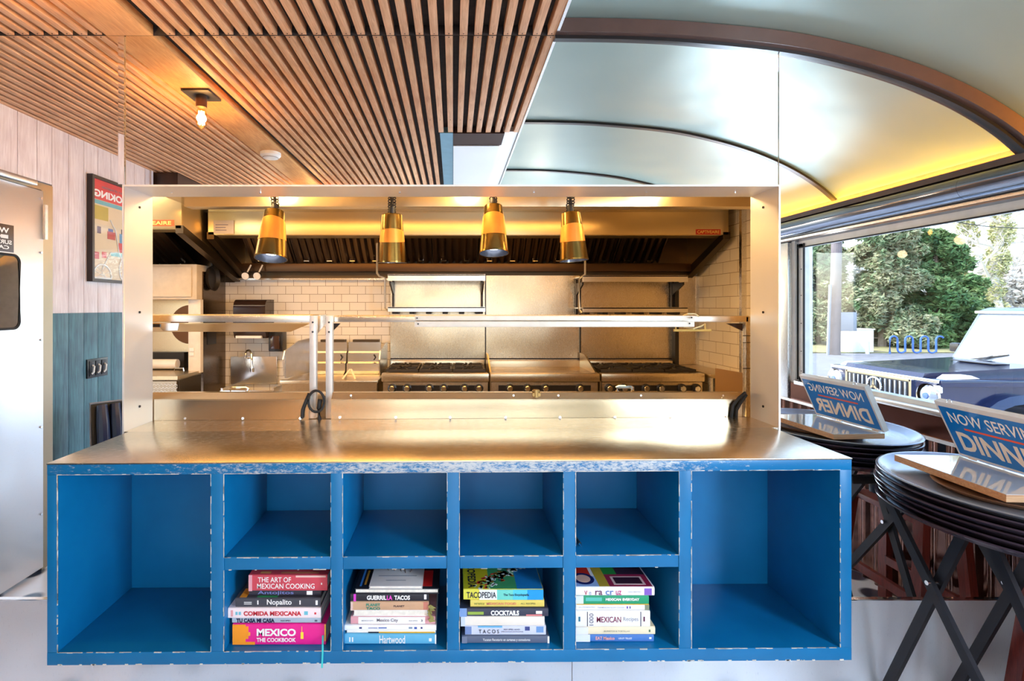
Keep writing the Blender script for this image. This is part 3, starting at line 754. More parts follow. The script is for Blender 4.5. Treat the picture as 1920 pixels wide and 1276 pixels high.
# ---- fryer with curved shields and two lift-up doors
fr = thing('fryer', 'double steel fryer with grey curved splash shields left of the stoves', 'fryer', (W(628, 0, 3.75).x, 3.85, 0))
fx0, fx1 = W(527, 0, 3.6).x, W(706, 0, 3.6).x; fz = W(0, 713, 3.6).z
obj('cabinet_body', B().box(fx0, fx1, 3.64, 4.16, 0.12, fz-0.01), RST, fr)
obj('front_rail', B().box(fx0-0.01, fx1+0.01, 3.6, 3.66, fz-0.022, fz, bev=0.006).box(fx0, fx1, 3.62, 3.64, fz-0.10, fz-0.022), RST, fr)
bz = W(0, 641, 4.1).z
for a, c in ((fx0+0.11, W(651, 0, 4.1).x-0.006), (W(651, 0, 4.1).x+0.006, W(710, 0, 4.0).x)):
    prof = [(4.12, bz), (4.12, bz-0.075), (4.09, bz-0.085), (4.09, bz-0.155), (4.05, bz-0.165), (4.05, bz-0.225), (3.98, bz-0.26), (3.98, fz-0.01), (4.15, fz-0.01), (4.15, bz)]
    o = obj('back_cover', B().poly([(a, y_, z_) for y_, z_ in prof], (c-a, 0, 0)), STEEL, fr)
    obj('flue_cap', B().box(a+0.04, c-0.01, 4.09, 4.15, bz+0.001, bz+0.02), DARKST, o)
    obj('latch', B().tube([(a+0.5*(c-a)+0.08, 4.088, bz-0.10), (a+0.5*(c-a)+0.095, 4.07, bz-0.12), (a+0.5*(c-a)+0.08, 4.088, bz-0.14)], 0.005, 6), BLACKM, o)
def shield(px0, px1, s):
    y0_, y1_ = 3.7, 4.12; xa = W(px0, 0, y0_).x; b = B()
    prof = [(y0_, fz+0.02), (y0_-0.02*s, fz+0.14), (y0_+0.02, fz+0.20), (y1_-0.1, bz-0.0), (y1_, bz), (y1_, fz)]
    return b.poly([(xa, y, z) for y, z in prof], (0.008, 0, 0))
obj('side_shield', shield(531, 0, 1), STEELV, fr)
obj('side_shield', shield(711, 0, 1), STEELV, fr)
g = obj('grey_step_shield', B().poly([(W(532, 0, 3.7).x, 3.72, fz), (W(532, 0, 3.7).x, 3.72, fz+0.2), (W(532, 0, 3.7).x+0.04, 3.9, fz+0.26), (W(576, 0, 4.0).x, 4.05, fz+0.27), (W(576, 0, 4.0).x, 4.05, fz)], (0.01, 0, 0)), plain('grey_sheet', (0.42, 0.41, 0.42), 0.35, 0.6), fr)
for a in (-1, 1):
    p = W(651, 713, 3.6); t_ = W(651, 697, 3.7)
    obj('basket_handle', B().bar(Vector((p.x+a*0.045, 3.66, fz+0.002)), Vector((p.x+a*0.004, 3.72, fz+0.065)), 0.012, 0.005, (1, 0, 0)), paint(225, 205, 180), fr)
for lx in (fx0+0.05, fx1-0.05):
    for ly in (3.7, 4.1): obj('leg', B().cyl((lx, ly, 0), (lx, ly, 0.121), 0.022, 10), CHROME, fr)

# ---- hand sink, tap, dispensers
hs = thing('hand_sink', 'small wall hung steel hand sink under the paper towel dispenser', 'sink', (W(475, 0, 4.1).x, 4.19, W(0, 730, 3.9).z))
sx0, sx1 = W(432, 0, 4.17).x, W(519, 0, 4.17).x; sz0 = W(0, 668, 4.17).z; sz1 = W(0, 708, 4.17).z
obj('back_plate', B().box(sx0, sx1, 4.17, 4.195, sz1-0.05, sz0, bev=0.004), STEEL, hs)
bx0, bx1 = W(407, 0, 3.75).x+0.02, W(512, 0, 3.75).x
b = B().box(bx0, bx1, 3.75, 3.765, sz1-0.14, sz1-0.035, bev=0.003).box(bx0, bx0+0.015, 3.765, 4.17, sz1-0.14, sz1-0.02).box(bx1-0.015, bx1, 3.765, 4.17, sz1-0.14, sz1-0.02).box(bx0, bx1, 3.765, 4.17, sz1-0.16, sz1-0.14)
obj('basin', b, STEEL, hs)
tx = W(463, 0, 4.1).x; tz = W(0, 668, 4.1).z
fau = obj('gooseneck_tap', B().tube([(tx-0.02, 4.165, tz-0.02), (tx-0.02, 4.12, tz-0.01)]+[(tx-0.02+0.035-0.035*math.cos(a), 4.12-0.05*a/PI, tz+0.0+0.05*math.sin(a)) for a in [i*PI/8 for i in range(1, 8)]]+[(tx+0.06, 4.05, tz-0.05), (tx+0.07, 4.03, tz-0.09)], 0.0085, 8), CHROME, hs)
obj('spout_nozzle', B().cyl((tx+0.07, 4.03, tz-0.085), (tx+0.072, 4.028, tz-0.115), 0.018, 12, 0.014), CHROME, hs)
pt = thing('paper_towel_dispenser', 'dark brown paper towel dispenser on the white tiles above the hand sink', 'dispenser', (W(467, 0, 4.1).x, 4.2, W(0, 638, 4.1).z))
x0, x1 = W(437, 0, 4.0).x, W(497, 0, 4.0).x; z0, z1 = W(0, 634, 4.0).z, W(0, 561, 4.0).z
prof = [(4.199, z0), (4.199, z1)]+[(4.06-0.06*math.sin(a), z1-0.07+0.07*math.cos(a)) for a in [i*PI/12 for i in range(0, 7)]]+[(4.0, z0+0.05), (4.03, z0)]
obj('housing', B().poly([(x0, y_, z_) for y_, z_ in prof], (x1-x0, 0, 0)), base('smoked_plastic', (0.03, 0.016, 0.012), 0.12)[0], pt, smooth=math.radians(40))
obj('paper_slot', B().box(x0+0.02, x1-0.03, 3.999, 4.03, z0+0.001, z0+0.02), WHITEP, pt)
sd = thing('soap_dispenser', 'small black soap dispenser on the tiles right of the hand sink tap', 'dispenser', (W(517, 0, 4.1).x, 4.2, W(0, 658, 4.1).z))
x0, x1 = W(502, 0, 4.08).x, W(529, 0, 4.08).x; z0, z1 = W(0, 659, 4.08).z, W(0, 622, 4.08).z
obj('housing', B().box(x0, x1, 4.09, 4.199, z0, z1, bev=0.012), BLACK, sd)
obj('push_lever', B().box(x0+0.02, x1-0.02, 4.075, 4.091, z0+0.02, z1-0.03, bev=0.006), base('smoked_plastic_2', (0.05, 0.025, 0.02), 0.1)[0], sd)

# ---- left: tall press oven with its wheel and roller
ov = thing('dough_press_oven', 'tall steel press oven with roller, wheel and tread plate beside the hatch frame', 'oven', (-2.4, 3.9, 0))
OX0, OX1 = -2.9, W(371, 0, 3.74).x
obj('base_cabinet', B().box(OX0, OX1-0.01, 3.78, 4.15, 0.1, W(0, 738, 3.78).z), RST, ov)
z = lambda p, d=3.74: W(0, p, d).z
obj('upper_box', B().box(OX0, W(369, 0, 3.74).x, 3.74, 4.15, z(561), z(495), bev=0.006), plain('cream_enamel', (0.66, 0.56, 0.42), 0.35), ov)
obj('box_door', B().box(OX0, W(360, 0, 3.74).x, 3.728, 3.74, z(556), z(500), bev=0.004), plain('cream_door', (0.70, 0.60, 0.46), 0.3), ov)
obj('column', B().box(W(353, 0, 3.78).x, W(376, 0, 3.78).x, 3.78, 3.9, z(700), z(561), bev=0.002), plain('cream_column', (0.74, 0.68, 0.60), 0.35), ov)
for zz in (656, 664): obj('switch', B().box(W(356, 0, 3.78).x, W(364, 0, 3.78).x, 3.772, 3.781, z(zz+3), z(zz-3)), WHITEP, ov)
obj('back_board', B().box(OX0, W(354, 0, 4.0).x, 4.0, 4.03, z(665), z(561)), RST, ov)
wc = W(356, 608, 3.95)
obj('wheel', B().lathe([(0.001, 0), (0.15, 0.0), (0.15, 0.03), (0.001, 0.03)], 32, Matrix.Translation((wc.x, 3.98, wc.z)) @ Matrix.Rotation(PI/2, 4, 'X')), base('dark_copper', (0.12, 0.05, 0.02), 0.3, 0.8)[0], ov)
obj('roller', B().cyl((OX0, 3.85, z(682,3.85)), (W(333, 0, 3.85).x, 3.85, z(682,3.85)), 0.036, 20), WHITEP, ov)
obj('roller_arm', B().tube([W(327, 696, 3.80), W(327, 690, 3.80), W(344, 690, 3.80), W(346, 700, 3.80)], 0.006, 6), CHROME, ov)
obj('dark_slot', B().box(OX0, W(354, 0, 4.0).x, 3.93, 4.0, z(704), z(665)), IRON, ov)
obj('lower_tray', B().box(OX0, W(333, 0, 3.49).x, 3.49, 4.0, z(712, 3.49), z(705, 3.49)), RST, ov)
tp = obj('tread_plate', B().box(OX0, W(333, 0, 3.49).x, 3.475, 3.49, z(737, 3.49), z(714, 3.49)), plain('tread_steel', (0.42, 0.36, 0.29), 0.3, 0.9), ov)
b = B()
for i in range(26):
    for j in range(3):
        c = Vector((W(290, 0, 3.47).x+i*0.012-0.02, 3.473, z(733, 3.47)+j*0.022)); 
        if c.x > W(331, 0, 3.47).x: continue
        s_ = 1 if (i+j) % 2 else -1
        b.bar(c+Vector((-0.006, 0, -0.006*s_)), c+Vector((0.006, 0, 0.006*s_)), 0.004, 0.003, (0, 1, 0))
props(obj('tread_pattern', b, STEEL, tp), kind='stuff')
obj('side_cheek', B().poly([W(333, 736, 3.49), W(333, 713, 3.49), W(374, 701, 3.79), W(374, 736, 3.79)], (0.012, 0, 0)), DARKST, ov)
sc_ = thing('side_screen', 'dark steel side panel with a small window standing beside the press oven', 'panel', (-1.875, 4.0, 0))
x_ = -1.885
obj('panel', B().box(x_, x_+0.02, 3.82, 4.19, 0.4, z(510, 3.9)), brushed('dark_panel', (0.16, 0.12, 0.09), 0.25, (1, 1, 20), 0.3), sc_)
obj('small_window', B().box(x_+0.02, x_+0.024, 3.88, 4.02, z(645, 3.95), z(612, 3.95)), BLACK, sc_)
pl = obj('pan', B().lathe([(0.001, 0.0), (0.085, 0), (0.10, 0.03), (0.096, 0.03), (0.082, 0.004), (0.001, 0.004)], 28, Matrix.Translation((x_+0.022, 3.93, W(0, 521, 3.93).z)) @ Matrix.Rotation(PI/2, 4, 'Y')), IRON, None, 'black round pan hanging on the dark side panel', 'pan')
obj('pan_handle', B().box(x_+0.03, x_+0.04, 3.92, 3.94, W(0, 521, 3.93).z+0.08, W(0, 521, 3.93).z+0.16), IRON, pl)

# emergency light heads on the ledge
for k, (px_, l_) in enumerate(((460, 'left of the pair of small round lamp heads under the long hood'), (482, 'right of the pair of small round lamp heads under the long hood'))):
    c = W(px_, 517, 4.0)
    t = thing('emergency_lamp', l_, 'lamp', tuple(c), 'small emergency lamps under the hood')
    obj('housing', B().lathe([(0.012, 0.05), (0.026, 0.03), (0.03, 0)], 16, Matrix.Translation(c) @ Matrix.Rotation(PI/2+0.3, 4, 'X') @ Matrix.Rotation(PI, 4, 'X'), True), BLACK, t)
    obj('lens', B().lathe([(0.001, 0.001), (0.028, 0.001), (0.028, 0.006), (0.001, 0.01)], 16, Matrix.Translation(c) @ Matrix.Rotation(PI/2+0.3, 4, 'X')), WHITEP, t)
    obj('stem', B().tube([c+Vector((0, 0.02, 0.015)), c+Vector((0.02, 0.06, 0.09))], 0.006, 6), WHITEP, t)

# ================================================================== PASS TABLE BEHIND THE HATCH
pt = thing('pass_table', 'long steel pass table with upstand directly behind the serving hatch', 'table', (0.1, 2.2, 0))
zu = CAMZ-0.333
def up(px0, px1):
    x0, x1 = W(px0, 0, 1.995).x, W(px1, 0, 1.995).x
    u = obj('upstand', B().box(x0, x1, 1.994, 2.0, 0.72, W(0, 748, 1.995).z), UPST, pt)
    a = W(0, 748, 1.995).z; c = W(0, 735.5, 2.02).z
    obj('rolled_lip', B().poly([(x0, 1.993, a-0.003), (x0, 2.02, c), (x0, 2.03, c), (x0, 2.03, a-0.003)], (x1-x0, 0, 0)), UPST, u)
    return u
UPST = brushed('upstand_steel', (0.72, 0.60, 0.42), 0.22, (1, 30, 30), 0.25)
ul = up(280, 579); ur = up(621, 1391)
for px_ in (347, 455, 563): obj('screw', B().cyl(W(px_, 784, 1.994), W(px_, 784, 1.990), 0.0045, 8), CHROME, ul)
for px_ in (637, 742, 844, 948, 1050, 1153, 1257, 1361): obj('screw', B().cyl(W(px_, 782, 1.994), W(px_, 782, 1.990), 0.0045, 8), CHROME, ur)
for px_ in (658, 963, 1047, 1202, 1356): obj('screw', B().cyl(W(px_, 741, 2.002), W(px_, 741, 1.998), 0.0035, 8), CHROME, ur)
obj('table_top', B().box(PX0-0.3, 1.98, 2.03, 2.75, 0.86, 0.885, bev=0.003), STEEL, pt)
for lx in (-1.3, 0, 1.2):
    obj('leg', B().cyl((lx, 2.6, 0), (lx, 2.6, 0.861), 0.02, 10), STEELV, pt)
# overshelf on its posts
sh = thing('pass_overshelf', 'steel shelf on square posts crossing the serving hatch', 'shelf', (0.1, 2.2, 0.9))
def zz(p, d): return W(0, p, d).z
obj('shelf_board', B().box(W(286, 0, 2.05).x-0.15, W(581, 0, 2.05).x, 2.05, 2.34, zz(603.5, 2.05), zz(590.5, 2.05), bev=0.002), SHST:=brushed('shelf_steel', (0.80, 0.74, 0.64), 0.25, (1, 30, 30), 0.05), sh)
obj('shelf_board', B().box(W(622, 0, 2.05).x, W(1404, 0, 2.05).x, 2.05, 2.34, zz(603.5, 2.05), zz(592, 2.05), bev=0.002), SHST, sh)
for a, c in ((580, 592.5), (610.5, 623)):
    p = obj('post', B().box(W(a, 0, 2.02).x, W(c, 0, 2.02).x, 2.02, 2.046, 0.93, zz(591.5, 2.02), bev=0.002), plain('pale_post', (0.80, 0.77, 0.74), 0.3, 0.35), sh)
    for py_ in (604, 622): obj('bolt', B().cyl(W((a+c)/2, py_, 2.02), W((a+c)/2, py_, 2.016), 0.004, 8), BLACKM, p)
obj('gusset', B().poly([W(593, 592, 2.07), W(610, 592, 2.07), W(610, 607, 2.07), W(593, 628, 2.07)], (0, 0.004, 0)), STEELV, sh)
obj('corner_bracket', B().poly([W(624, 606, 2.10), W(638, 606, 2.10), W(624, 620, 2.10)], (0, 0.01, 0)), BLACKM, sh)
pr = obj('post', B().box(W(1396, 0, 2.06).x, W(1404, 0, 2.06).x, 2.05, 2.075, 0.93, zz(593, 2.06), bev=0.002), STEELV, sh)
obj('corner_bracket', B().poly([W(1363, 606, 2.1), W(1397, 606, 2.1), W(1397, 622, 2.1)], (0, 0.01, 0)), BROWN, sh)
for py_ in (628, 641, 689): obj('band', B().box(W(1390, 0, 2.06).x, W(1405, 0, 2.06).x, 2.046, 2.05, zz(py_+1.2, 2.06), zz(py_, 2.06)), BLACKM, pr)
# cutting board tucked under the left half of the shelf
cbd = obj('under_panel', B().poly([W(286, 605, 2.06)+Vector((-0.1, 0, 0)), W(580, 605, 2.06), W(545, 620, 2.30)+Vector((0, 0, 0)), W(286, 620, 2.30)+Vector((-0.1, 0, 0))], (0, 0, -0.004)), brushed('gold_sheet', (0.80, 0.62, 0.34), 0.3, (1, 20, 1), 0.05), sh)
tw = obj('knife', B().poly([W(300, 605.5, 2.04), W(336, 605.5, 2.04), W(333, 619, 2.04), W(306, 620, 2.04), W(300, 614, 2.04)], (0, 0.004, 0)), STEEL, None, 'broad steel blade hanging under the shelf at the hatch frame', 'knife')
obj('handle', B().box(W(280, 0, 2.04).x, W(301, 0, 2.04).x, 2.036, 2.048, zz(613, 2.04), zz(607, 2.04)), BLACK, tw)
# heat strip
hsr = thing('heat_strip', 'long white heating strip lamp fixed along the front of the overshelf', 'lamp', (W(1040, 0, 2.03).x, 2.03, zz(612, 2.03)))
WST = plain('white_enamel_strip', (0.84, 0.80, 0.72), 0.3)
obj('upper_bar', B().box(W(778, 0, 2.03).x, W(1301, 0, 2.03).x, 2.02, 2.049, zz(600, 2.03), zz(591.5, 2.03), bev=0.002), WST, hsr)
lb_ = obj('lower_bar', B().box(W(778, 0, 2.03).x, W(1297, 0, 2.03).x, 2.005, 2.049, zz(612.5, 2.02), zz(602, 2.02), bev=0.003), WST, hsr)
for px_, py_ in ((782, 596), (784, 607), (1297, 595), (1293, 606)): obj('screw', B().cyl(W(px_, py_, 2.019), W(px_, py_, 2.001), 0.003, 8), BLACKM, hsr)
obj('power_lead', B().tube([W(1280, 592, 2.06), W(1290, 588, 2.0), W(1303, 588, 2.0), W(1310, 593, 2.02)], 0.003, 6), plain('cream_lead', (0.75, 0.62, 0.35), 0.5), hsr)
obj('power_lead', B().tube([W(1283, 613, 2.06), W(1300, 616, 2.03), W(1315, 611, 2.03), W(1322, 607, 2.05)], 0.003, 6), plain('cream_lead_2', (0.75, 0.62, 0.35), 0.5), hsr)
obj('switch_rod', B().tube([W(1263, 619, 2.03), W(1333, 619, 2.03)], 0.005, 8).tube([W(1322, 607, 2.03), W(1322, 619, 2.03)], 0.003, 6).tube([W(1267, 612, 2.03), W(1267, 619, 2.03)], 0.003, 6), plain('gold_rod', (0.75, 0.52, 0.16), 0.3, 0.5), hsr)

# chrome handles and the little shut-off seen over the upstand
def hdl(lbl, px0, px1, d, py):
    t = obj('drawer_handle', B().tube([W(px0, py+8, d), W(px0, py+1, d), W(px0+3, py, d), W(px1-3, py, d), W(px1, py+1, d), W(px1, py+8, d)], 0.008, 8), CHROME, None, lbl, 'handle', 'chrome handles showing over the upstand')
hdl('chrome bow handle in front of the hand sink, over the upstand', 432, 464, 2.3, 728)
hdl('chrome bow handle in front of the stove nearest the side wall', 1157, 1186, 2.3, 725)
# table body that carries them
cg = thing('refrigerated_counter', 'low steel refrigerated counter running along the pass table', 'counter', (0.1, 2.3, 0))
obj('lid_rail', B().box(-1.3, 1.9, 2.26, 2.34, 0.8856, W(0, 736, 2.3).z, bev=0.003), STEEL, cg)
# little brass clamp
cl = obj('clamp', B().cyl(W(1005, 744, 1.985), W(1005, 730, 1.985), 0.012, 10).box(W(998, 0, 1.985).x, W(1013, 0, 1.985).x, 1.976, 1.99, W(0, 742, 1.985).z, W(0, 736, 1.985).z).cyl(W(998, 733, 1.985), W(1012, 733, 1.985), 0.005, 8), plain('worn_brass', (0.42, 0.27, 0.10), 0.4, 0.8), None, 'small worn metal clamp gripping the upstand below the griddle', 'clamp')
# black cables
def cable(lbl, pts, r=0.006):
    return obj('cable', B().tube(pts, r, 8), RUBBER, None, lbl, 'cable', 'black cables by the pass posts')
def arc_pts(cx_, cy_, rx, ry, a0, a1, n, d0, d1):
    return [W(cx_+rx*math.cos(a0+(a1-a0)*i/n), cy_-ry*math.sin(a0+(a1-a0)*i/n), d0+(d1-d0)*i/n) for i in range(n+1)]
cable('black cable coiled in loops around the left post of the overshelf', arc_pts(593, 752, 15, 20, 0, 5*PI, 48, 1.975, 2.012), 0.005)
cable('black cable falling beside the left post of the overshelf', [W(580, 737, 1.99), W(574, 750, 1.985), W(567, 768, 1.985), W(566, 784, 1.985)])
cable('black cable hanging between the two posts of the overshelf', [W(600, 748, 2.0), W(598, 765, 2.0), W(599, 786, 2.0)], 0.009)
cable('black cable bent over the right end of the upstand', [W(1397, 736, 2.0), W(1386, 745, 1.985), W(1374, 760, 1.985), W(1371, 784, 1.985)])
cable('second black cable just inside the right end of the upstand', [W(1399, 740, 2.0), W(1390, 752, 1.985), W(1381, 768, 1.985), W(1380, 786, 1.985)])

# ================================================================== HEAT LAMPS
rail = thing('lamp_rail', 'steel rail over the hatch that carries the four brass heat lamps', 'rail', (0, 2.2, 1.9))
obj('rail', B().box(-1.16, 1.15, 2.185, 2.215, 1.900, 1.925), STEEL, rail)
for px_ in (-1.1, 0.0, 1.1): obj('hanger', B().cyl((px_, 2.2, 1.925), (px_, 2.2, CAMZ+0.668), 0.006, 8), STEEL, rail)
LAMPB = emis('lamp_bulb', (0.75, 0.86, 1.0), 4.0)
def heat_lamp(lbl, px_, pyt, pyb, wt, wb, tiltx, tilty, ba, bb):
    d = 2.2; h = (pyb-pyt)*d/960; rt = wt*d/1920; rb = wb*d/1920
    top = W(px_, pyt, d)
    t = thing('heat_lamp', lbl, 'lamp', tuple(top), 'brass heat lamps hanging in the serving hatch')
    M = Matrix.Translation(top) @ Matrix.Rotation(tilty, 4, 'Y') @ Matrix.Rotation(tiltx, 4, 'X')
    def seg(name, f0, f1, mat, s0=0.0, s1=0.0, grow=0.0):
        # f = fraction from the top; s = how obliquely the band is cut
        n = 32; b = B(); ro = []
        for f, s_ in ((f0, s0), (f1, s1)):
            ring_o = []
            for k in range(n):
                a = 2*PI*k/n; ff = f+s_*math.sin(a); r = rt+(rb-rt)*ff+grow
                ring_o.append(b.bm.verts.new(M @ Vector((r*math.cos(a), r*math.sin(a), -h*ff))))
            ro.append(ring_o)
        for k in range(n): b.bm.faces.new((ro[0][k], ro[0][(k+1) % n], ro[1][(k+1) % n], ro[1][k]))
        return obj(name, b, mat, t)
    seg('upper_shade', 0, ba, BRASS, 0, 0.06)
    seg('copper_band', ba, bb, COPPER, 0.06, -0.03, 0.0012)
    seg('lower_shade', bb, 1.0, BRASS, -0.03, 0)
    obj('shade_cap', B().lathe([(0.012, 0.004), (rt*0.9, 0.004), (rt, 0.0)], 32, M, False), BRASS, t)
    obj('inner_shade', B().lathe([(rt*0.92, -0.005), (rb*0.97, -h*0.995)], 32, M), plain('inner_enamel', (0.10, 0.10, 0.12), 0.25, 0.6), t)
    obj('rim', B().lathe([(rb*0.97, -h), (rb*1.015, -h), (rb*1.015, -h*0.97)], 32, M), BRASS, t)
    obj('bulb', B().lathe([(0.001, -h*0.30), (0.018, -h*0.32), (0.034, -h*0.62), (0.036, -h*0.80), (0.022, -h*0.90), (0.001, -h*0.93)], 20, M), LAMPB, t)
    sk = obj('socket', B().lathe([(0.012, 0), (0.015, 0.008), (0.013, 0.035)], 12, M, True), IRON, t)
    obj('cord', B().tube([M @ Vector((0, 0, 0.03)), top+Vector((0, 0, 0.07)), Vector((top.x, 2.2, 1.901))], 0.006, 6), BLACK, t)
    b = B()
    for k in range(7):
        zc = 0.012+k*0.012
        p = M @ Vector((0, 0, zc)) if zc < 0.04 else Vector((top.x, 2.2, top.z+zc))
        s_ = 1 if k % 2 else -1
        b.tube([p+Vector((0.016*math.cos(a), 0.006*s_*math.sin(a), 0.010*math.sin(a))) for a in [i*PI/5 for i in range(10)]], 0.0028, 5, True)
    obj('chain', b, IRON, t)
heat_lamp('brass heat lamp with wide copper band at the left, beside the oven', 515, 397, 489, 36, 58, -0.22, 0.0, 0.22, 0.62)
heat_lamp('brass heat lamp with narrow copper band, in front of the tiled wall edge', 735, 403, 492, 38, 53, 0.05, 0.0, 0.36, 0.56)
heat_lamp('brass heat lamp hanging highest, in front of the left stove shelf end', 925, 387, 478, 34, 54, -0.18, 0.0, 0.24, 0.62)
heat_lamp('tilted brass heat lamp with slanting copper band, nearest the side wall', 1070, 400, 489, 34, 53, -0.04, -0.06, 0.30, 0.60)
# three small bulbs behind the hatch head
for k, px_ in enumerate((475, 875, 1265)):
    x = (px_-850)*2.35/960*0.955; 
    t = thing('downlight', ['warm bulb behind the hatch head, left of the first heat lamp', 'warm bulb behind the hatch head, left of the third heat lamp', 'warm bulb behind the hatch head, right of the last heat lamp'][k], 'light', (x, 2.17, 1.90), 'warm bulbs behind the hatch head')
    obj('bulb', B().lathe([(0.001, -0.03), (0.02, -0.024), (0.028, 0), (0.02, 0.024), (0.012, 0.04)], 16, Matrix.Translation((x, 2.17, 1.90))), emis('warm_bulb_%d' % k, (1.0, 0.66, 0.28), 160), t)
    obj('socket', B().cyl((x, 2.17, 1.93), (x, 2.17, CAMZ+0.668), 0.016, 12), WHITEP, t)
# ================================================================== BOOKS
def shelf_z(px):
    return cz(1218)+K*cx(px)
DB = 1.475
def bx(px): return (px-850)*DB/960
PXM = DB/960
WHT = paint(244, 240, 236); INK = paint(28, 30, 44)
stack_z = {}
def book(st, px0, px1, h, col, label, dy=0.0, deep=0.185, texts=(), patches=(), cover=None, pages_front=False, rot=0.0, soft=False):
    """a closed book lying flat, spine to the room; h in picture rows"""
    mid = (px0+px1)/2
    if st not in stack_z: stack_z[st] = shelf_z({1: 520, 2: 740, 3: 958, 4: 1176}[st])+K*0.1
    z0 = stack_z[st]; H = h*PXM; z1 = z0+H; stack_z[st] = z1+0.0004
    x0, x1 = bx(px0), bx(px1); y0 = DB+dy; y1 = y0+deep; ct_ = 0.0016 if soft else 0.0028
    t = thing('book', label, 'book', ((x0+x1)/2, (y0+y1)/2, z0), 'cookbooks piled in the lower cubbyholes')
    b = B()
    if pages_front:
        b.box(x0, x1, y0, y1, z0, z0+ct_, bev=0.0004).box(x0, x1, y0, y1, z1-ct_, z1, bev=0.0004).box(x0, x1, y1-ct_, y1, z0+ct_, z1-ct_)
        pg = B().box(x0+0.003, x1-0.003, y0+0.002, y1-ct_, z0+ct_, z1-ct_)
    else:
        n = 5; prof = [(y1, z0), (y1, z0+ct_), (y0+ct_+0.004, z0+ct_), (y0+ct_+0.001, z0+ct_+0.002), (y0+ct_+0.001, z1-ct_-0.002), (y0+ct_+0.004, z1-ct_), (y1, z1-ct_), (y1, z1),
                       (y0+0.003, z1), (y0+0.0007, z1-0.002), (y0, z1-0.005 if H > 0.012 else (z0+z1)/2+0.001), (y0, z0+0.005 if H > 0.012 else (z0+z1)/2-0.001), (y0+0.0007, z0+0.002), (y0+0.003, z0)]
        b.poly([(x0, y_, z_) for y_, z_ in prof], (x1-x0, 0, 0))
        pg = B().box(x0+0.003, x1-0.003, y0+ct_+0.0015, y1-0.003, z0+ct_, z1-ct_)
    cv = obj('cover', b, col, t)
    obj('pages', pg, PAGES, t)
    for (a, c, f0, f1, m_) in patches:          # fractions along and up the spine
        obj('spine_panel', B().box(x0+(x1-x0)*a, x0+(x1-x0)*c, y0-0.0003, y0+0.001, z0+H*f0, z0+H*f1), m_, cv)
    for tx_ in texts:
        s, a, c, f0, f1, m_ = tx_[:6]
        text('spine_lettering', s, (x0+(x1-x0)*a, y0-0.0005, z0+H*f0), (1, 0, 0), (0, 0, 1), (x1-x0)*(c-a), H*(f1-f0), m_, cv, bold=0.012 if len(tx_) < 7 else tx_[6])
    if cover: cover(t, x0, x1, y0, y1, z1)
    if rot:
        t.rotation_euler.z = rot
    return t
def flat(name, t, x0, x1, y0, y1, z, mat, th=0.0003): return obj(name, B().box(x0, x1, y0, y1, z, z+th), mat, t)

# --- first pile
m1 = book(1, 436, 611, 39, paint(232, 30, 140), 'thick hot pink cookbook with orange splash at the bottom of the first pile', texts=(('MEXICO', .26, .68, .44, .80, WHT, 0.04), ('THE COOKBOOK', .26, .68, .16, .36, WHT, 0.03)),
     patches=((0.0, .14, .02, .98, paint(246, 150, 30)), (.14, .17, .3, .9, paint(246, 150, 30)), (.14, .24, .02, .16, paint(246, 150, 30)), (.17, .19, .45, .62, paint(246, 170, 60)), (.73, .76, .3, .62, paint(250, 220, 60)), (.74, .745, .62, .9, paint(250, 220, 60)), (.985, 1.0, .2, 1.0, paint(240, 180, 60)), (.25, .69, .395, .405, paint(160, 20, 80))))
rb = B(); rx = bx(609)
pts = [Vector((rx-0.005, DB-0.002, shelf_z(520)+0.030)), Vector((rx+0.002, YC-0.006, shelf_z(520)+0.022)), Vector((rx+0.001, YC-0.004, shelf_z(520)-0.005)), Vector((rx-0.001, YC-0.003, shelf_z(520)-0.045))]
for p, q in zip(pts, pts[1:]): rb.bar(p, q, 0.005, 0.0008, (1, 0, 0))
props(obj('ribbon', rb, paint(60, 200, 200), m1), 'teal ribbon bookmark hanging down')
book(1, 434, 601, 11, paint(168, 184, 198), 'thin grey-blue paperback lying on the thick pink book', dy=0.004, soft=True, texts=(('TU CASA MI CASA', .05, .48, .15, .85, paint(16, 26, 66), 0.05), ('RECIPES', .55, .66, .35, .6, INK)), patches=((.93, .96, .3, .6, paint(80, 90, 110)),))
book(1, 428, 602, 19.5, paint(246, 226, 226), 'white cookbook with red capital letters above the grey-blue paperback', dy=-0.002, texts=(('COMIDA MEXICANA', .17, .79, .28, .72, paint(206, 40, 56), 0.035),), patches=((.08, .105, .35, .65, paint(120, 190, 206)), (.115, .14, .35, .65, paint(120, 190, 206)), (.82, .86, .35, .7, paint(110, 190, 206)), (.93, .95, .4, .6, paint(206, 40, 56)), (.03, .055, .2, .8, paint(236, 160, 160))))
book(1, 441, 601, 17, paint(66, 66, 74), 'charcoal cookbook with white lettering in the middle of the first pile', dy=0.002, texts=(('Nopalito', .37, .66, .12, .88, WHT, 0.02),), patches=((.10, .19, .32, .40, WHT), (.10, .19, .5, .58, WHT), (.255, .27, .3, .75, WHT), (.75, .765, .3, .75, WHT), (.94, .965, .25, .75, WHT)),
     cover=lambda t, x0, x1, y0, y1, z: [flat('cover_art', t, x0+0.06, x0+0.12, y0+0.004, y0+0.05, z, paint(50, 150, 90)), flat('cover_art', t, x0+0.01, x0+0.03, y0+0.004, y0+0.05, z, paint(240, 150, 40))])
book(1, 464, 600, 12, paint(46, 42, 54), 'dark cookbook with coloured letters under the top red book', dy=0.012, texts=(('Antojitos', .12, .62, .15, .85, paint(120, 130, 190)),), patches=((.80, .88, .2, .8, WHT),))
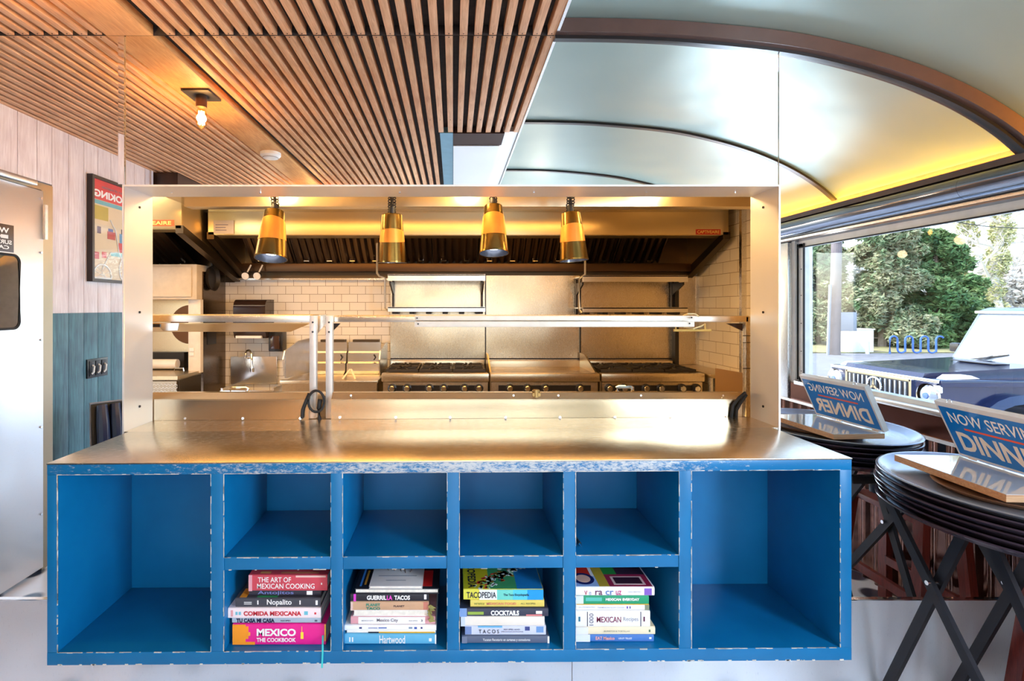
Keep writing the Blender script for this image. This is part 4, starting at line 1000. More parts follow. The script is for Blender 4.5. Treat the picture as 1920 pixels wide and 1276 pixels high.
book(1, 465, 613, 30, paint(206, 70, 84), 'worn red cookbook topping the first pile, title on two lines', dy=0.004, texts=(('THE ART OF', .12, .54, .56, .88, WHT, 0.01), ('MEXICAN COOKING', .11, .84, .16, .48, WHT, 0.01)), patches=((.0, .045, .0, 1.0, paint(226, 160, 170)), (.92, .935, .4, .52, WHT), (.6, .98, .86, .97, paint(232, 190, 180))),
     cover=lambda t, x0, x1, y0, y1, z: [flat('cover_lettering', t, x0+0.03, x0+0.06, y0+0.01, y0+0.02, z, paint(220, 150, 90)), flat('cover_lettering', t, x0+0.09, x0+0.2, y0+0.01, y0+0.018, z, paint(200, 120, 80))])
# --- second pile
book(2, 646, 818, 19, paint(96, 176, 212), 'light blue cookbook with white script at the bottom of the second pile', texts=(('Hartwood', .38, .66, .1, .9, WHT, 0.01),), patches=((.05, .065, .25, .7, WHT), (.08, .095, .25, .7, WHT), (.92, .95, .3, .6, WHT), (.985, 1.0, .05, .95, WHT)))
book(2, 650, 817, 6, paint(240, 234, 226), 'thin white book with a yellow line above the light blue book', dy=0.003, soft=True, patches=((.36, .99, .15, .55, paint(220, 172, 40)), (.24, .36, .15, .55, INK)))
book(2, 646, 818, 10.5, paint(246, 242, 240), 'white book with small blue marks, low in the second pile', dy=-0.001, soft=True, patches=((.16, .19, .4, .7, paint(60, 70, 120)), (.26, .36, .45, .6, paint(120, 130, 180)), (.37, .46, .45, .65, paint(90, 110, 180)), (.70, .74, .4, .7, paint(130, 150, 170)), (.76, .79, .35, .7, paint(50, 80, 160)), (.83, .85, .4, .7, paint(50, 50, 110))))
book(2, 657, 816, 14, paint(226, 160, 166), 'pink book with a white spine label in the second pile', dy=0.004, patches=((.09, .88, .05, .95, paint(244, 240, 238)),), texts=(('MEXICO CITY', .13, .27, .4, .56, paint(140, 140, 150)), ('Mexico City', .31, .56, .22, .78, paint(110, 100, 110)), ('RECIPES', .69, .79, .4, .55, paint(150, 150, 150)), ('3', .83, .85, .35, .65, INK)))
book(2, 661, 803, 11.5, paint(242, 238, 236), 'plain white book showing only its page edges, under the tan cookbook', dy=0.006, pages_front=True, soft=True)
book(2, 657, 804, 17, paint(206, 162, 126), 'tan cookbook with green title below the black taco book', dy=0.002, texts=(('PLANET', .20, .38, .50, .82, paint(30, 140, 120), 0.03), ('TACO', .20, .38, .10, .42, paint(20, 130, 110), 0.04), ('PLANET', .55, .69, .42, .62, INK, 0.02)), patches=((.0, .03, 0.02, .98, paint(226, 190, 176)), (.93, .99, .1, .95, paint(196, 120, 100))))
book(2, 657, 804, 15, paint(30, 30, 38), 'black cookbook with white and pink title in the second pile', dy=0.001, texts=(('GUERRIL', .21, .46, .24, .80, WHT, 0.04), ('LA', .465, .535, .24, .80, paint(236, 70, 190), 0.04), ('TACOS', .56, .76, .24, .80, WHT, 0.04)), patches=((.04, .07, .05, .95, paint(226, 60, 200)), (.94, .97, .3, .9, WHT)))
def cov_dark(t, x0, x1, y0, y1, z):
    flat('cover_art', t, x1-0.05, x1-0.02, y0+0.012, y0+0.10, z, paint(196, 26, 24))
    flat('cover_art', t, x0+0.012, x0+0.018, y0+0.012, y0+0.12, z, paint(60, 130, 200)); flat('cover_art', t, x0+0.024, x0+0.03, y0+0.02, y0+0.10, z, paint(220, 160, 50))
book(2, 665, 823, 10, paint(26, 26, 34), 'black-covered book with red cover lettering, pages to the front', dy=0.0, deep=0.20, pages_front=True, cover=cov_dark)
def cov_sketch(t, x0, x1, y0, y1, z):
    b = B(); r = random.Random(4)
    for k in range(9):
        x = x0+0.035+k*0.010; y = y0+0.16; p = [(x, y, z+0.0006)]
        for _ in range(5): x += r.uniform(-.008, .008); y -= r.uniform(.008, .022); p.append((x, y, z+0.0006))
        b.tube(p, 0.0009, 4)
    props(obj('cover_drawing', b, paint(120, 78, 50), t), kind='stuff')
    flat('cover_lettering', t, x0+0.02, x1-0.02, y0+0.055, y0+0.058, z, paint(140, 140, 150)); flat('cover_lettering', t, x0+0.045, x1-0.05, y0+0.030, y0+0.033, z, paint(150, 150, 160))
book(2, 692, 792, 5, paint(222, 216, 212), 'small white paperback with brown scribbled cover, topmost of the second pile', dy=-0.003, deep=0.19, pages_front=True, soft=True, cover=cov_sketch)
lf = B(); p0 = Vector((bx(806), DB-0.004, shelf_z(740)+44*PXM))
for i in range(6):
    a = Vector((0.004*math.sin(i*1.9), -0.003*math.cos(i), i*0.0075)); c = Vector((0.006*math.cos(i*1.3)+0.006, -0.003, i*0.0075+0.003))
    lf.poly([p0+a, p0+c+Vector((0.006, 0.001, 0)), p0+a+Vector((0.002, 0.002, 0.011)), p0+a+Vector((-0.005, 0.002, 0.007))], (0.0, 0.0009, 0.0004))
lf.tube([p0+Vector((0, 0.01, 0)), p0+Vector((0.004, 0, 0.02)), p0+Vector((0.002, 0, 0.05))], 0.0012, 5)
obj('dried_leaf', lf, plain('dry_leaf', (0.30, 0.26, 0.07), 0.7), None, 'dried yellow-green leaf poking out beside the second book pile', 'leaf')
# --- third pile
book(3, 866, 1030, 14, paint(92, 100, 122), 'slate grey cookbook with small white lettering under the third pile', texts=(('Yucatan Recetario en sartenes y comedores', .24, .78, .28, .72, WHT, 0.01),), patches=((.0, .06, 0.05, .95, paint(120, 126, 146)), (.98, 1., 0.05, .95, WHT)))
book(3, 872, 1024, 18, paint(206, 208, 224), 'pale blue and white cookbook with spaced black title in the third pile', dy=0.003, texts=(('T A C O S', .17, .42, .22, .62, INK, 0.01), ('RECIPES AND', .48, .68, .56, .70, paint(60, 60, 90)), ('PROVOCATIONS', .45, .72, .34, .46, paint(110, 110, 140))), patches=((.0, .08, .1, .9, paint(120, 140, 186)), (.16, .46, .80, .98, paint(110, 176, 216)), (.74, .80, .5, .9, paint(60, 70, 130)), (.88, .97, .3, .9, paint(110, 150, 200))))
book(3, 864, 1021, 18, paint(238, 226, 212), 'blank cream book in the middle of the third pile', dy=0.0, soft=True, patches=((0.0, .05, .0, 1.0, paint(214, 216, 226)),))
book(3, 862, 1028, 15.5, paint(56, 58, 76), 'dark cookbook with bold white letters and a green patch, third pile', dy=-0.001, texts=(('COCKTAILS', .35, .67, .18, .78, WHT, 0.05),), patches=((.0, .08, .0, 1.0, paint(130, 160, 206)), (.09, .27, .25, .6, paint(150, 176, 70)), (.75, .93, .1, .28, paint(220, 120, 120)), (.86, .93, .35, .7, WHT)))
book(3, 882, 1021, 14, paint(226, 202, 96), 'mustard yellow cookbook beneath the broad blue and yellow book', dy=0.004, texts=(('THE TASTE OF', .05, .19, .35, .6, paint(120, 130, 60)), ('MEXICAN FOOD', .22, .62, .35, .65, paint(226, 130, 110), 0.02), ('ALL RECIPES', .68, .88, .4, .62, paint(120, 120, 70))))
def cov_taco(t, x0, x1, y0, y1, z):
    flat('cover_ground', t, x0+0.001, x0+0.075, y0+0.003, y1-0.002, z, paint(198, 184, 26)); flat('cover_ground', t, x0+0.155, x1-0.001, y0+0.003, y1-0.002, z, paint(20, 120, 190)); flat('cover_ground', t, x0+0.075, x0+0.155, y0+0.003, y1-0.002, z, paint(60, 150, 96))
    r = random.Random(2); cols = [paint(226, 236, 232), paint(140, 190, 120), paint(150, 110, 40), paint(30, 110, 90), paint(220, 236, 230), paint(196, 60, 40)]
    for m_ in cols:
        b = B()
        for k in range(26):
            u = r.random(); x = x0+0.05+0.13*u+r.uniform(-.02, .02); y = y0+0.012+0.13*u+r.uniform(-.02, .03); s_ = r.uniform(.003, .008)
            if y > y1-0.012: continue
            b.box(x-s_, x+s_, y-s_*0.6, y+s_*0.6, z+0.0003, z+0.0006, mat=Matrix.Translation((x, y, 0)) @ Matrix.Rotation(r.uniform(0, 3), 4, 'Z') @ Matrix.Translation((-x, -y, 0)))
        props(obj('cover_drawing', b, m_, t), kind='stuff')
    text('cover_lettering', 'TACOPEDIA', (x0+0.014, y0+0.012+0.16, z+0.0004), (0, -1, 0), (1, 0, 0), 0.165, 0.024, INK, t, bold=0.02)
book(3, 869, 1019, 20, paint(226, 214, 70), 'broad cookbook with yellow to blue spine, topmost of the third pile', dy=0.002, texts=(('TACOPEDIA', .04, .41, .2, .78, INK, 0.02), ('The Taco Encyclopedia', .50, .82, .34, .62, paint(20, 60, 90), 0.03)), patches=((.20, .42, .03, .97, paint(236, 240, 236)), (.42, .62, .03, .97, paint(110, 206, 190)), (.62, .80, .03, .97, paint(80, 196, 216)), (.80, 1.0, .03, .97, paint(20, 150, 216))), cover=cov_taco)
# --- fourth pile
book(4, 1079, 1227, 14, paint(76, 122, 190), 'blue cookbook with red and white lettering at the bottom of the fourth pile', dy=0.004, texts=(('EAT Mexico', .26, .50, .3, .75, paint(240, 170, 160), 0.03), ('LESLEY TELLEZ', .55, .72, .4, .62, WHT)), patches=((.0, .19, .02, .98, paint(226, 228, 234)), (.94, .97, .4, .65, WHT)))
book(4, 1079, 1229, 15, paint(236, 220, 186), 'cream and sand coloured cookbook above the blue one, fourth pile', dy=0.002, soft=True, texts=(('BURRITOS & TORTILLAS', .36, .68, .38, .55, paint(150, 150, 130)),), patches=((.0, .16, .05, .95, paint(226, 224, 226)), (.92, .94, .35, .65, paint(90, 110, 80))))
book(4, 1079, 1219, 30, paint(238, 234, 234), 'thick white cookbook with maroon title, the widest spine of the fourth pile', dy=0.0, texts=(('MEXICAN', .285, .61, .30, .66, paint(130, 24, 66), 0.006), ('Recipes', .64, .84, .32, .64, paint(140, 140, 150), -0.005)), patches=((.155, .165, .05, .95, INK), (.87, .88, .05, .95, INK), (.04, .065, .35, .65, paint(40, 110, 130)), (.91, .93, .35, .65, paint(90, 20, 60))))
b4 = [o for o in bpy.data.objects if o.get('label', '').startswith('thick white cookbook')][0]
x0 = bx(1079); L_ = bx(1219)-x0; zt_ = stack_z[4]-0.0004-30*PXM
text('spine_lettering', '1000', (x0+L_*.24, DB-0.0005, zt_+30*PXM*.12), (0, 0, 1), (-1, 0, 0), 30*PXM*.74, L_*.055, paint(90, 80, 100), b4, bold=-0.005)
book(4, 1081, 1218, 11, paint(240, 238, 236), 'slim white book with faint grey lettering in the fourth pile', dy=0.003, soft=True, texts=(('AUTHENTIC', .03, .26, .45, .65, paint(180, 180, 200)), ('THE MEXICAN SLOW COOKER', .29, .66, .38, .6, paint(170, 170, 200))), patches=((.69, .71, .3, .7, paint(120, 80, 170)), (.73, .745, .3, .7, paint(60, 60, 130)), (.94, 1.0, .05, .95, paint(130, 136, 110))))
book(4, 1079, 1217, 17, paint(30, 150, 104), 'green cookbook with white title near the top of the fourth pile', dy=0.001, texts=(('MEXICAN', .41, .62, .45, .75, WHT, 0.05), ('EVERYDAY', .64, .87, .45, .75, WHT, 0.05)), patches=((.0, .11, .1, .98, paint(216, 220, 230)), (.14, .36, .4, .8, paint(90, 186, 170)), (.02, 1., .0, .08, paint(226, 170, 30))))
def cov_vera(t, x0, x1, y0, y1, z):
    flat('cover_art', t, x0+0.001, x0+0.06, y0+0.06, y1-0.002, z, paint(206, 40, 24)); flat('cover_art', t, x0+0.001, x0+0.07, y0+0.003, y0+0.06, z, paint(150, 180, 226)); flat('cover_art', t, x0+0.07, x0+0.10, y0+0.003, y1-0.002, z, paint(186, 160, 50))
    flat('cover_art', t, x0+0.10, x0+0.14, y0+0.07, y1-0.002, z, paint(36, 140, 60)); flat('cover_art', t, x0+0.10, x1-0.004, y0+0.003, y0+0.07, z, paint(150, 30, 70)); flat('cover_art', t, x0+0.14, x1-0.004, y0+0.07, y1-0.002, z, paint(50, 30, 50))
    obj('cover_art', B().lathe([(0.001, 0), (0.032, 0), (0.032, 0.0004), (0.001, 0.0004)], 24, Matrix.Translation((x0+0.033, y0+0.045, z+0.0003))), paint(20, 30, 96), t)
    obj('cover_art', B().lathe([(0.001, 0), (0.021, 0), (0.021, 0.0004), (0.001, 0.0004)], 24, Matrix.Translation((x0+0.033, y0+0.045, z+0.0008))), paint(226, 180, 160), t)
    obj('cover_art', B().box(x0+0.115, x1-0.02, y0+0.012, y0+0.058, z+0.0003, z+0.0006), paint(226, 190, 190), t); obj('cover_art', B().box(x0+0.122, x1-0.027, y0+0.018, y0+0.052, z+0.0006, z+0.0009), paint(50, 20, 40), t)
book(4, 1079, 1227, 16.5, paint(240, 236, 238), 'white-spined cookbook with a colourful tiled cover topping the fourth pile', dy=-0.001, texts=(('V', .11, .15, .12, .62, paint(196, 50, 70)), ('e', .17, .20, .12, .5, paint(180, 180, 200)), ('ra', .25, .34, .12, .62, paint(120, 60, 90)), ('cr', .38, .48, .12, .62, paint(90, 120, 180)), ('uz', .51, .58, .12, .62, paint(196, 60, 120)), ('ZARELA MARTINEZ', .66, .83, .4, .55, paint(180, 180, 190))), patches=((.87, .965, .1, .85, paint(130, 90, 186)),), cover=cov_vera)

# pen in the fourth upper cubbyhole
zs = cz(1042)+K*cx(1090)
pa = Vector((cx(1090)+0.002, YC+0.150, zs+0.0062)); pb = Vector((cx(1099)-0.004, YC+0.055, zs+0.0062))
pe = thing('pen', 'black ballpoint pen lying on the shelf of an upper cubbyhole', 'pen', tuple((pa+pb)/2-Vector((0, 0, .006))))
dn = (pb-pa).normalized(); 
obj('barrel', B().cyl(pa, pb, 0.0052, 12), BLACK, pe); obj('tip', B().cyl(pb, pb+dn*0.014, 0.0045, 12, 0.0012), CHROME, pe)
obj('clip', B().bar(pa+Vector((-0.001, 0, 0.0062)), pa+dn*0.038+Vector((-0.001, 0, 0.0062)), 0.003, 0.0012, (1, 0, 0)), CHROME, pe)

# ================================================================== TRAYS, SIGN, TRAY STANDS
TZ = CAMZ-0.505          # rim of the top tray
TC = Vector((1.600, 1.44, 0)); TA, TB = 0.300, 0.345
TRAYM = plain('tray_dark_plastic', (0.06, 0.045, 0.065), 0.16)
TRAYTOP = plain('tray_worn_top', (0.30, 0.31, 0.36), 0.2, 0.4)
def oval(b, prof, cx_, cy_, z, n=64):
    rings = [[b.bm.verts.new((cx_+(TA-d)*math.cos(2*PI*k/n), cy_+(TB-d)*math.sin(2*PI*k/n), z+h)) for k in range(n)] for d, h in prof]
    for a, c in zip(rings, rings[1:]):
        for k in range(n): b.bm.faces.new((a[k], a[(k+1) % n], c[(k+1) % n], c[k]))
    b.bm.faces.new(rings[-1]); 
    return b
tray_first = None
ords = ['top', 'second', 'third', 'fourth', 'fifth', 'bottom']
for i in range(6):
    z = TZ-i*0.0175; ox, oy = (0, 0) if i == 0 else (random.uniform(-.006, .006), random.uniform(-.006, .006))
    b = oval(B(), [(0.05, -0.0215), (0.03, -0.0195), (0.006, -0.003), (0.0, 0.0), (0.004, 0.003), (0.012, 0.001), (0.034, -0.0165), (0.052, -0.0185)], TC.x+ox, TC.y+oy, z)
    lo = b.bm.verts[:] ; b.bm.faces.new([v for v in b.bm.verts[:64]][::-1])
    obj('serving_tray', b, TRAYM if i else TRAYTOP, None, 'large oval serving tray, %s of the stack by the window' % ords[i], 'tray', 'oval trays stacked on the folding stands', smooth=math.radians(60))
# small round cork tray under the sign
ZB = TZ-0.0185
rt_ = B().lathe([(0.001, 0.0), (0.150, 0.0), (0.168, 0.014), (0.172, 0.014), (0.156, -0.0001+0.004), (0.001, 0.004)], 48, Matrix.Translation((1.565, 1.415, ZB+0.0005)))
obj('round_tray', B().lathe([(0.001, -0.0), (0.150, 0.0), (0.170, 0.012), (0.172, 0.015), (0.166, 0.014), (0.148, 0.004), (0.001, 0.004)], 48, Matrix.Translation((1.565, 1.43, ZB+0.0006))), plain('brown_tray', (0.22, 0.10, 0.045), 0.4), None, 'brown round tray lying in the top oval tray under the dinner sign', 'tray', smooth=math.radians(50))
# sign: two hinged framed boards
SZ = ZB+0.0165
A0 = Vector((1.660, 1.678, SZ+0.020)); vlen = Vector((-0.016, -0.295, 0)); 
L = 0.345; u_ = vlen.normalized(); T_ = Vector((-0.080, 0.0, 0.176)); Hh = T_.length; t_ = T_.normalized()
t_ = (t_-u_*t_.dot(u_)).normalized(); n_s = u_.cross(t_); n_s = n_s if n_s.x < 0 else -n_s     # face towards the flat board
sg = thing('dinner_sign', 'blue NOW SERVING DINNER sign of two hinged boards on the tray stack', 'sign', tuple(A0))
def slab(name, o_, a, la, b_, lb, n, th, mat, par): return obj(name, B().poly([o_, o_+a*la, o_+a*la+b_*lb, o_+b_*lb], n*th), mat, par)
side = Vector((u_.y, -u_.x, 0)); side = side if side.x < 0 else -side
FRW = plain('white_sign_frame', (0.74, 0.72, 0.70), 0.35)
slab('lower_board', A0+Vector((0, 0, -0.0200)), u_, 0.36, side, 0.205, Vector((0, 0, 1)), 0.0190, TAN, sg)
lwr = slab('lower_board_face', A0+Vector((0, 0, -0.0008)), u_, 0.36, side, 0.205, Vector((0, 0, 1)), 0.0012, base('glossy_white_print', (0.62, 0.63, 0.65), 0.03, 0.0, Specular_IOR_Level=1.0, Coat_Weight=1.0)[0], sg)
upb = slab('upper_board', A0-n_s*0.020+t_*0.004, u_, L, t_, Hh, n_s, 0.020, FRW, sg)
face = slab('blue_panel', A0+t_*0.012+u_*0.008+n_s*0.0003, u_, L-0.016, t_, Hh-0.024, n_s, 0.0006, base('blue_print', srgb(22, 118, 200), 0.08)[0], upb)
def stext(s, f0, f1, g0, g1, m_, bold):
    text('lettering', s, A0+u_*(L*f0)+t_*(Hh*g0)+n_s*0.0012, u_, t_, L*(f1-f0), Hh*(g1-g0), m_, upb, lift=0.0003, bold=bold)
# make sure the writing reads from the room
if (u_.cross(t_)).dot(n_s) > 0:
    stext('NOW SERVING', .09, .91, .66, .86, WHT, 0.01); stext('DINNER', .09, .91, .16, .50, paint(240, 226, 210), 0.03)
else:
    print('SIGN ORIENTATION FLIPPED')
slab('orange_line', A0+u_*(L*.20)+t_*(Hh*.565)+n_s*0.0010, u_, L*.60, t_, Hh*.032, n_s, 0.0005, paint(240, 84, 34), upb)
rc = A0+u_*0.05+t_*(Hh+0.006)-n_s*0.006
obj('hanging_ring', B().tube([rc+u_*(0.008*math.cos(a))+Vector((0, 0, 0.008*math.sin(a))) for a in [i*PI/8 for i in range(16)]], 0.0013, 6, True), CHROME, upb)
for f in (0.08, 0.6): obj('hinge', B().cyl(A0+u_*(L*f)+Vector((0.004, 0, 0)), A0+u_*(L*f+0.03)+Vector((0.004, 0, 0)), 0.004, 8), CHROME, sg)

RZ = TZ-5*0.0175-0.0215      # underside of the trays
def stand(lbl, yA, yB, slope, xs):
    t = thing('tray_stand', lbl, 'stand', ((xs[0]+xs[1])/2, (yA+yB)/2, 0), 'folding stands under the trays')
    h = RZ-0.022
    ya1 = yA-slope*(RZ); yb1 = yB+slope*0.55*(RZ)
    for x in xs:
        obj('leg', B().bar((x-0.008, yA, h), (x-0.008, ya1, 0.006), 0.030, 0.014, (0, 1, 0)), BLACKM, t)
        o = obj('leg', B().bar((x+0.010, yB, h), (x+0.010, yb1, 0.006), 0.030, 0.014, (0, 1, 0)), BLACKM, t)
        f = (yA-yB)/(slope*RZ*1.55); 
        zc = RZ*(1-f); yc = yA-slope*RZ*f
        obj('pivot_bolt', B().cyl((x-0.024, yc, zc), (x+0.022, yc, zc), 0.007, 12), CHROME, t)
    obj('top_rail', B().box(xs[0]-0.05, xs[1]+0.05, yA-0.014, yA+0.014, RZ-0.030, RZ-0.001, bev=0.006), BLACKM, t)
    obj('top_rail', B().box(xs[0]-0.05, xs[1]+0.05, yB-0.014, yB+0.014, RZ-0.030, RZ-0.001, bev=0.006), BLACKM, t)
    for z_, y_ in ((0.18, yA-slope*(RZ-0.18)), ): obj('stretcher', B().cyl((xs[0], y_, z_), (xs[1], y_, z_), 0.009, 10), BLACKM, t)
    return t
stand('black folding tray stand under the trays, right beside the mirror', 1.775, 1.50, 0.72, (1.50, 1.74))
stand('black folding tray stand under the near end of the trays', 1.468, 1.02, 0.50, (1.535, 1.74))

# red stained wooden high chair behind the stands
hc = thing('high_chair', 'red stained wooden high chair standing behind the tray stands', 'chair', (1.82, 1.35, 0))
def leg(a, c): obj('leg', B().bar(a, c, 0.045, 0.030, (0, 1, 0)), REDW, hc)
leg((1.86, 1.62, 0.62), (1.80, 1.66, 0)); leg((1.86, 1.28, 0.62), (1.80, 1.24, 0)); leg((2.0, 1.62, 0.62), (2.03, 1.66, 0)); leg((2.0, 1.28, 0.62), (2.03, 1.24, 0))
obj('seat', B().box(1.845, 2.02, 1.27, 1.63, 0.50, 0.525, bev=0.004), REDW, hc)
for z_ in (0.20, 0.60):
    for x_ in (1.835 if z_ < .3 else 1.855, 2.01): obj('rail', B().box(x_-0.010, x_+0.010, 1.27, 1.63, z_-0.018, z_+0.018), REDW, hc)
# ================================================================== DINING SIDE, SEEN IN THE MIRRORS
FIL = emis('filament', (1.0, 0.55, 0.16), 120)
def bulb_fixture(lbl, x, y, watts):
    t = thing('ceiling_lamp', lbl, 'lamp', (x, y, CZ), 'filament bulb ceiling lamps')
    z = CZ-0.001
    obj('base_plate', B().box(x-0.062, x+0.062, y-0.062, y+0.062, z-0.010, z, bev=0.002), BLACKM, t)
    obj('socket', B().cyl((x, y, z-0.062), (x, y, z-0.010), 0.024, 20), plain('bronze_socket', (0.10, 0.055, 0.035), 0.35, 0.7), t)
    obj('bulb_glass', B().lathe([(0.012, -0.060), (0.016, -0.070), (0.022, -0.085), (0.024, -0.135), (0.015, -0.155), (0.004, -0.162), (0.001, -0.166)], 20, Matrix.Translation((x, y, z))), BULBG, t)
    b = B()
    for k in range(6):
        a0 = k*PI/3; p = Vector((x+0.011*math.cos(a0), y+0.011*math.sin(a0), z-0.080)); q = Vector((x+0.011*math.cos(a0+0.5), y+0.011*math.sin(a0+0.5), z-0.138)); b.cyl(p, q, 0.0030, 6)
    obj('filament', b, FIL, t)
    light('lamp_glow', 'POINT', (x, y, z-0.11), watts, (1.0, 0.60, 0.26), size=0.02)
bulb_fixture('bare filament bulb on a black square plate on the ceiling plank, before the smoke detector', -1.143, 1.325, 15)
bulb_fixture('bare filament bulb on the ceiling plank, next after the smoke detector', -1.143, -0.52, 9)
bulb_fixture('bare filament bulb at the far end of the ceiling plank', -1.143, -2.2, 9)
for k, (x, y) in enumerate(((-1.7, -1.0), (-0.4, -1.1), (0.75, -0.9), (-1.0, -2.4), (0.7, -2.3))):
    t = thing('pendant_lamp', 'small glowing globe pendant '+['over the seats nearest the wood wall', 'over the middle of the dining room', 'under the metal vault near the side windows', 'at the far end, on the wood wall side', 'at the far end, on the window side'][k], 'lamp', (x, y, CZ), 'globe pendants of the dining room')
    obj('cord', B().cyl((x, y, CZ-0.25), (x, y, CZ+0.01), 0.004, 6), BLACK, t)
    obj('socket', B().cyl((x, y, CZ-0.30), (x, y, CZ-0.25), 0.02, 12), BRASS, t)
    obj('globe', B().lathe([(0.001, -0.09)]+[(0.045*math.sin(a), -0.045-0.045*math.cos(a)) for a in [i*PI/10 for i in range(1, 10)]]+[(0.012, 0.0)], 20, Matrix.Translation((x, y, CZ-0.30))), emis('globe_glow_%d' % k, (1.0, 0.70, 0.42) if x < 0 else (1.0, 0.84, 0.66), 60), t)
sdz = thing('smoke_detector', 'round white smoke detector on the ceiling plank', 'detector', (-1.145, 0.44, CZ))
obj('housing', B().lathe([(0.001, -0.002), (0.062, -0.002), (0.062, -0.020), (0.045, -0.036), (0.02, -0.040), (0.001, -0.040)], 32, Matrix.Translation((-1.145, 0.44, CZ))), WHITEP, sdz)
obj('sensor_grille', B().tube([(-1.145+0.046*math.cos(a), 0.44+0.046*math.sin(a), CZ-0.033) for a in [i*PI/12 for i in range(24)]], 0.003, 6, True), paint(150, 140, 135), sdz)

# poster on the boards
po = thing('poster', 'framed vintage cooking poster with red banner on the whitewashed boards', 'poster', (WX0, 0.42, CAMZ+0.147))
py0, py1, pz0, pz1 = 0.20, 0.645, CAMZ+0.150, CAMZ+0.782; XF = WX0+0.034
b = B().box(WX0, XF, py0, py0+0.018, pz0, pz1).box(WX0, XF, py1-0.018, py1, pz0, pz1).box(WX0, XF, py0+0.018, py1-0.018, pz0, pz0+0.018).box(WX0, XF, py0+0.018, py1-0.018, pz1-0.018, pz1)
obj('frame', b, plain('dark_frame', (0.035, 0.022, 0.020), 0.4), po)
pr_ = obj('print', B().box(WX0, WX0+0.020, py0+0.018, py1-0.018, pz0+0.018, pz1-0.018), paint(222, 196, 160), po)
PHh = pz1-pz0-0.036; PWw = py1-py0-0.036
def pp(name, a, c, f0, f1, m_, k=1): return obj(name, B().box(WX0+0.020, WX0+0.020+0.0006*k, py0+0.018+PWw*a, py0+0.018+PWw*c, pz0+0.018+PHh*f0, pz0+0.018+PHh*f1), m_, pr_)
pp('red_banner', 0, 1, .80, 1.0, paint(214, 40, 52)); pp('blue_band', 0, 1, .755, .795, paint(96, 170, 180))
text('lettering', 'COOKING', (WX0+0.0206, py0+0.018+PWw*.04, pz0+0.018+PHh*.825), (0, 1, 0), (0, 0, 1), PWw*.92, PHh*.075, WHT, pr_, bold=0.04)
text('lettering', 'the art of mexican', (WX0+0.0206, py0+0.018+PWw*.2, pz0+0.018+PHh*.925), (0, 1, 0), (0, 0, 1), PWw*.6, PHh*.03, paint(120, 90, 110), pr_, bold=0.03)
pp('illustration_block', .66, .98, .60, .74, paint(190, 164, 60)); pp('illustration_block', .08, .30, .62, .73, paint(200, 176, 80)); pp('illustration_block', .5, .68, .42, .50, paint(190, 60, 60)); pp('illustration_block', .55, .66, .50, .53, paint(40, 60, 130))
pp('illustration_block', .2, .42, .30, .40, paint(206, 50, 60)); pp('illustration_block', .28, .40, .40, .50, paint(90, 150, 190)); pp('illustration_block', .30, .36, .50, .55, paint(60, 40, 40)); pp('illustration_block', .86, .96, .20, .27, paint(206, 60, 60)); pp('illustration_block', .02, .6, .25, .29, paint(120, 180, 180)); pp('illustration_block', .7, .80, .22, .28, paint(206, 60, 60)); pp('illustration_block', .82, .9, .46, .53, paint(90, 60, 80))
b = B()
for cy_, cz_, ry_, rz_ in ((.26, .12, .15, .14), (.80, .02, .20, .13)):
    b.tube([(WX0+0.0222, py0+0.018+PWw*min(.99, max(.01, cy_+ry_*math.cos(a))), pz0+0.018+PHh*max(.01, cz_+rz_*math.sin(a))) for a in [i*PI/16 for i in range(32)]], 0.0055, 5, True)
    for k in range(6):
        a = k*PI/6; b.tube([(WX0+0.0222, py0+0.018+PWw*max(.01, min(.99, cy_-ry_*.9*math.cos(a))), pz0+0.018+PHh*max(.01, cz_-rz_*.9*math.sin(a))), (WX0+0.0222, py0+0.018+PWw*min(.99, cy_+ry_*.9*math.cos(a)), pz0+0.018+PHh*max(.01, cz_+rz_*.9*math.sin(a)))], 0.0013, 4)
b.tube([(WX0+0.0222, py0+0.018+PWw*y_, pz0+0.018+PHh*z_) for y_, z_ in ((.26, .12), (.42, .30), (.62, .28), (.80, .10))], 0.004, 5)
b.tube([(WX0+0.0222, py0+0.018+PWw*y_, pz0+0.018+PHh*z_) for y_, z_ in ((.42, .30), (.50, .52), (.62, .62))], 0.004, 5)
obj('bicycle_drawing', b, WHT, pr_)
obj('glazing', B().box(WX0+0.029, WX0+0.031, py0+0.018, py1-0.018, pz0+0.018, pz1-0.018), GLASS, po)

# outlet plate with white plugs
oc = Vector((WX0, 0.565, CAMZ-0.365))
ow = thing('outlet_plate', 'black outlet plate with three white plugs on the teal boards', 'outlet', tuple(oc-Vector((0, 0, .056))))
obj('plate', B().box(WX0+0.001, WX0+0.010, oc.y-0.088, oc.y+0.088, oc.z-0.056, oc.z+0.056, bev=0.002), BLACK, ow)
for k in (-1, 0, 1):
    yk = oc.y+k*0.052
    obj('socket_cover', B().box(WX0+0.010, WX0+0.014, yk-0.021, yk+0.021, oc.z-0.044, oc.z+0.044, bev=0.002), BLACKM, ow)
    obj('toggle', B().tube([(WX0+0.014, yk, oc.z+0.02), (WX0+0.026, yk, oc.z+0.012), (WX0+0.024, yk+0.004, oc.z-0.02), (WX0+0.018, yk+0.012, oc.z-0.03)], 0.0055, 6), WHITEP, ow)

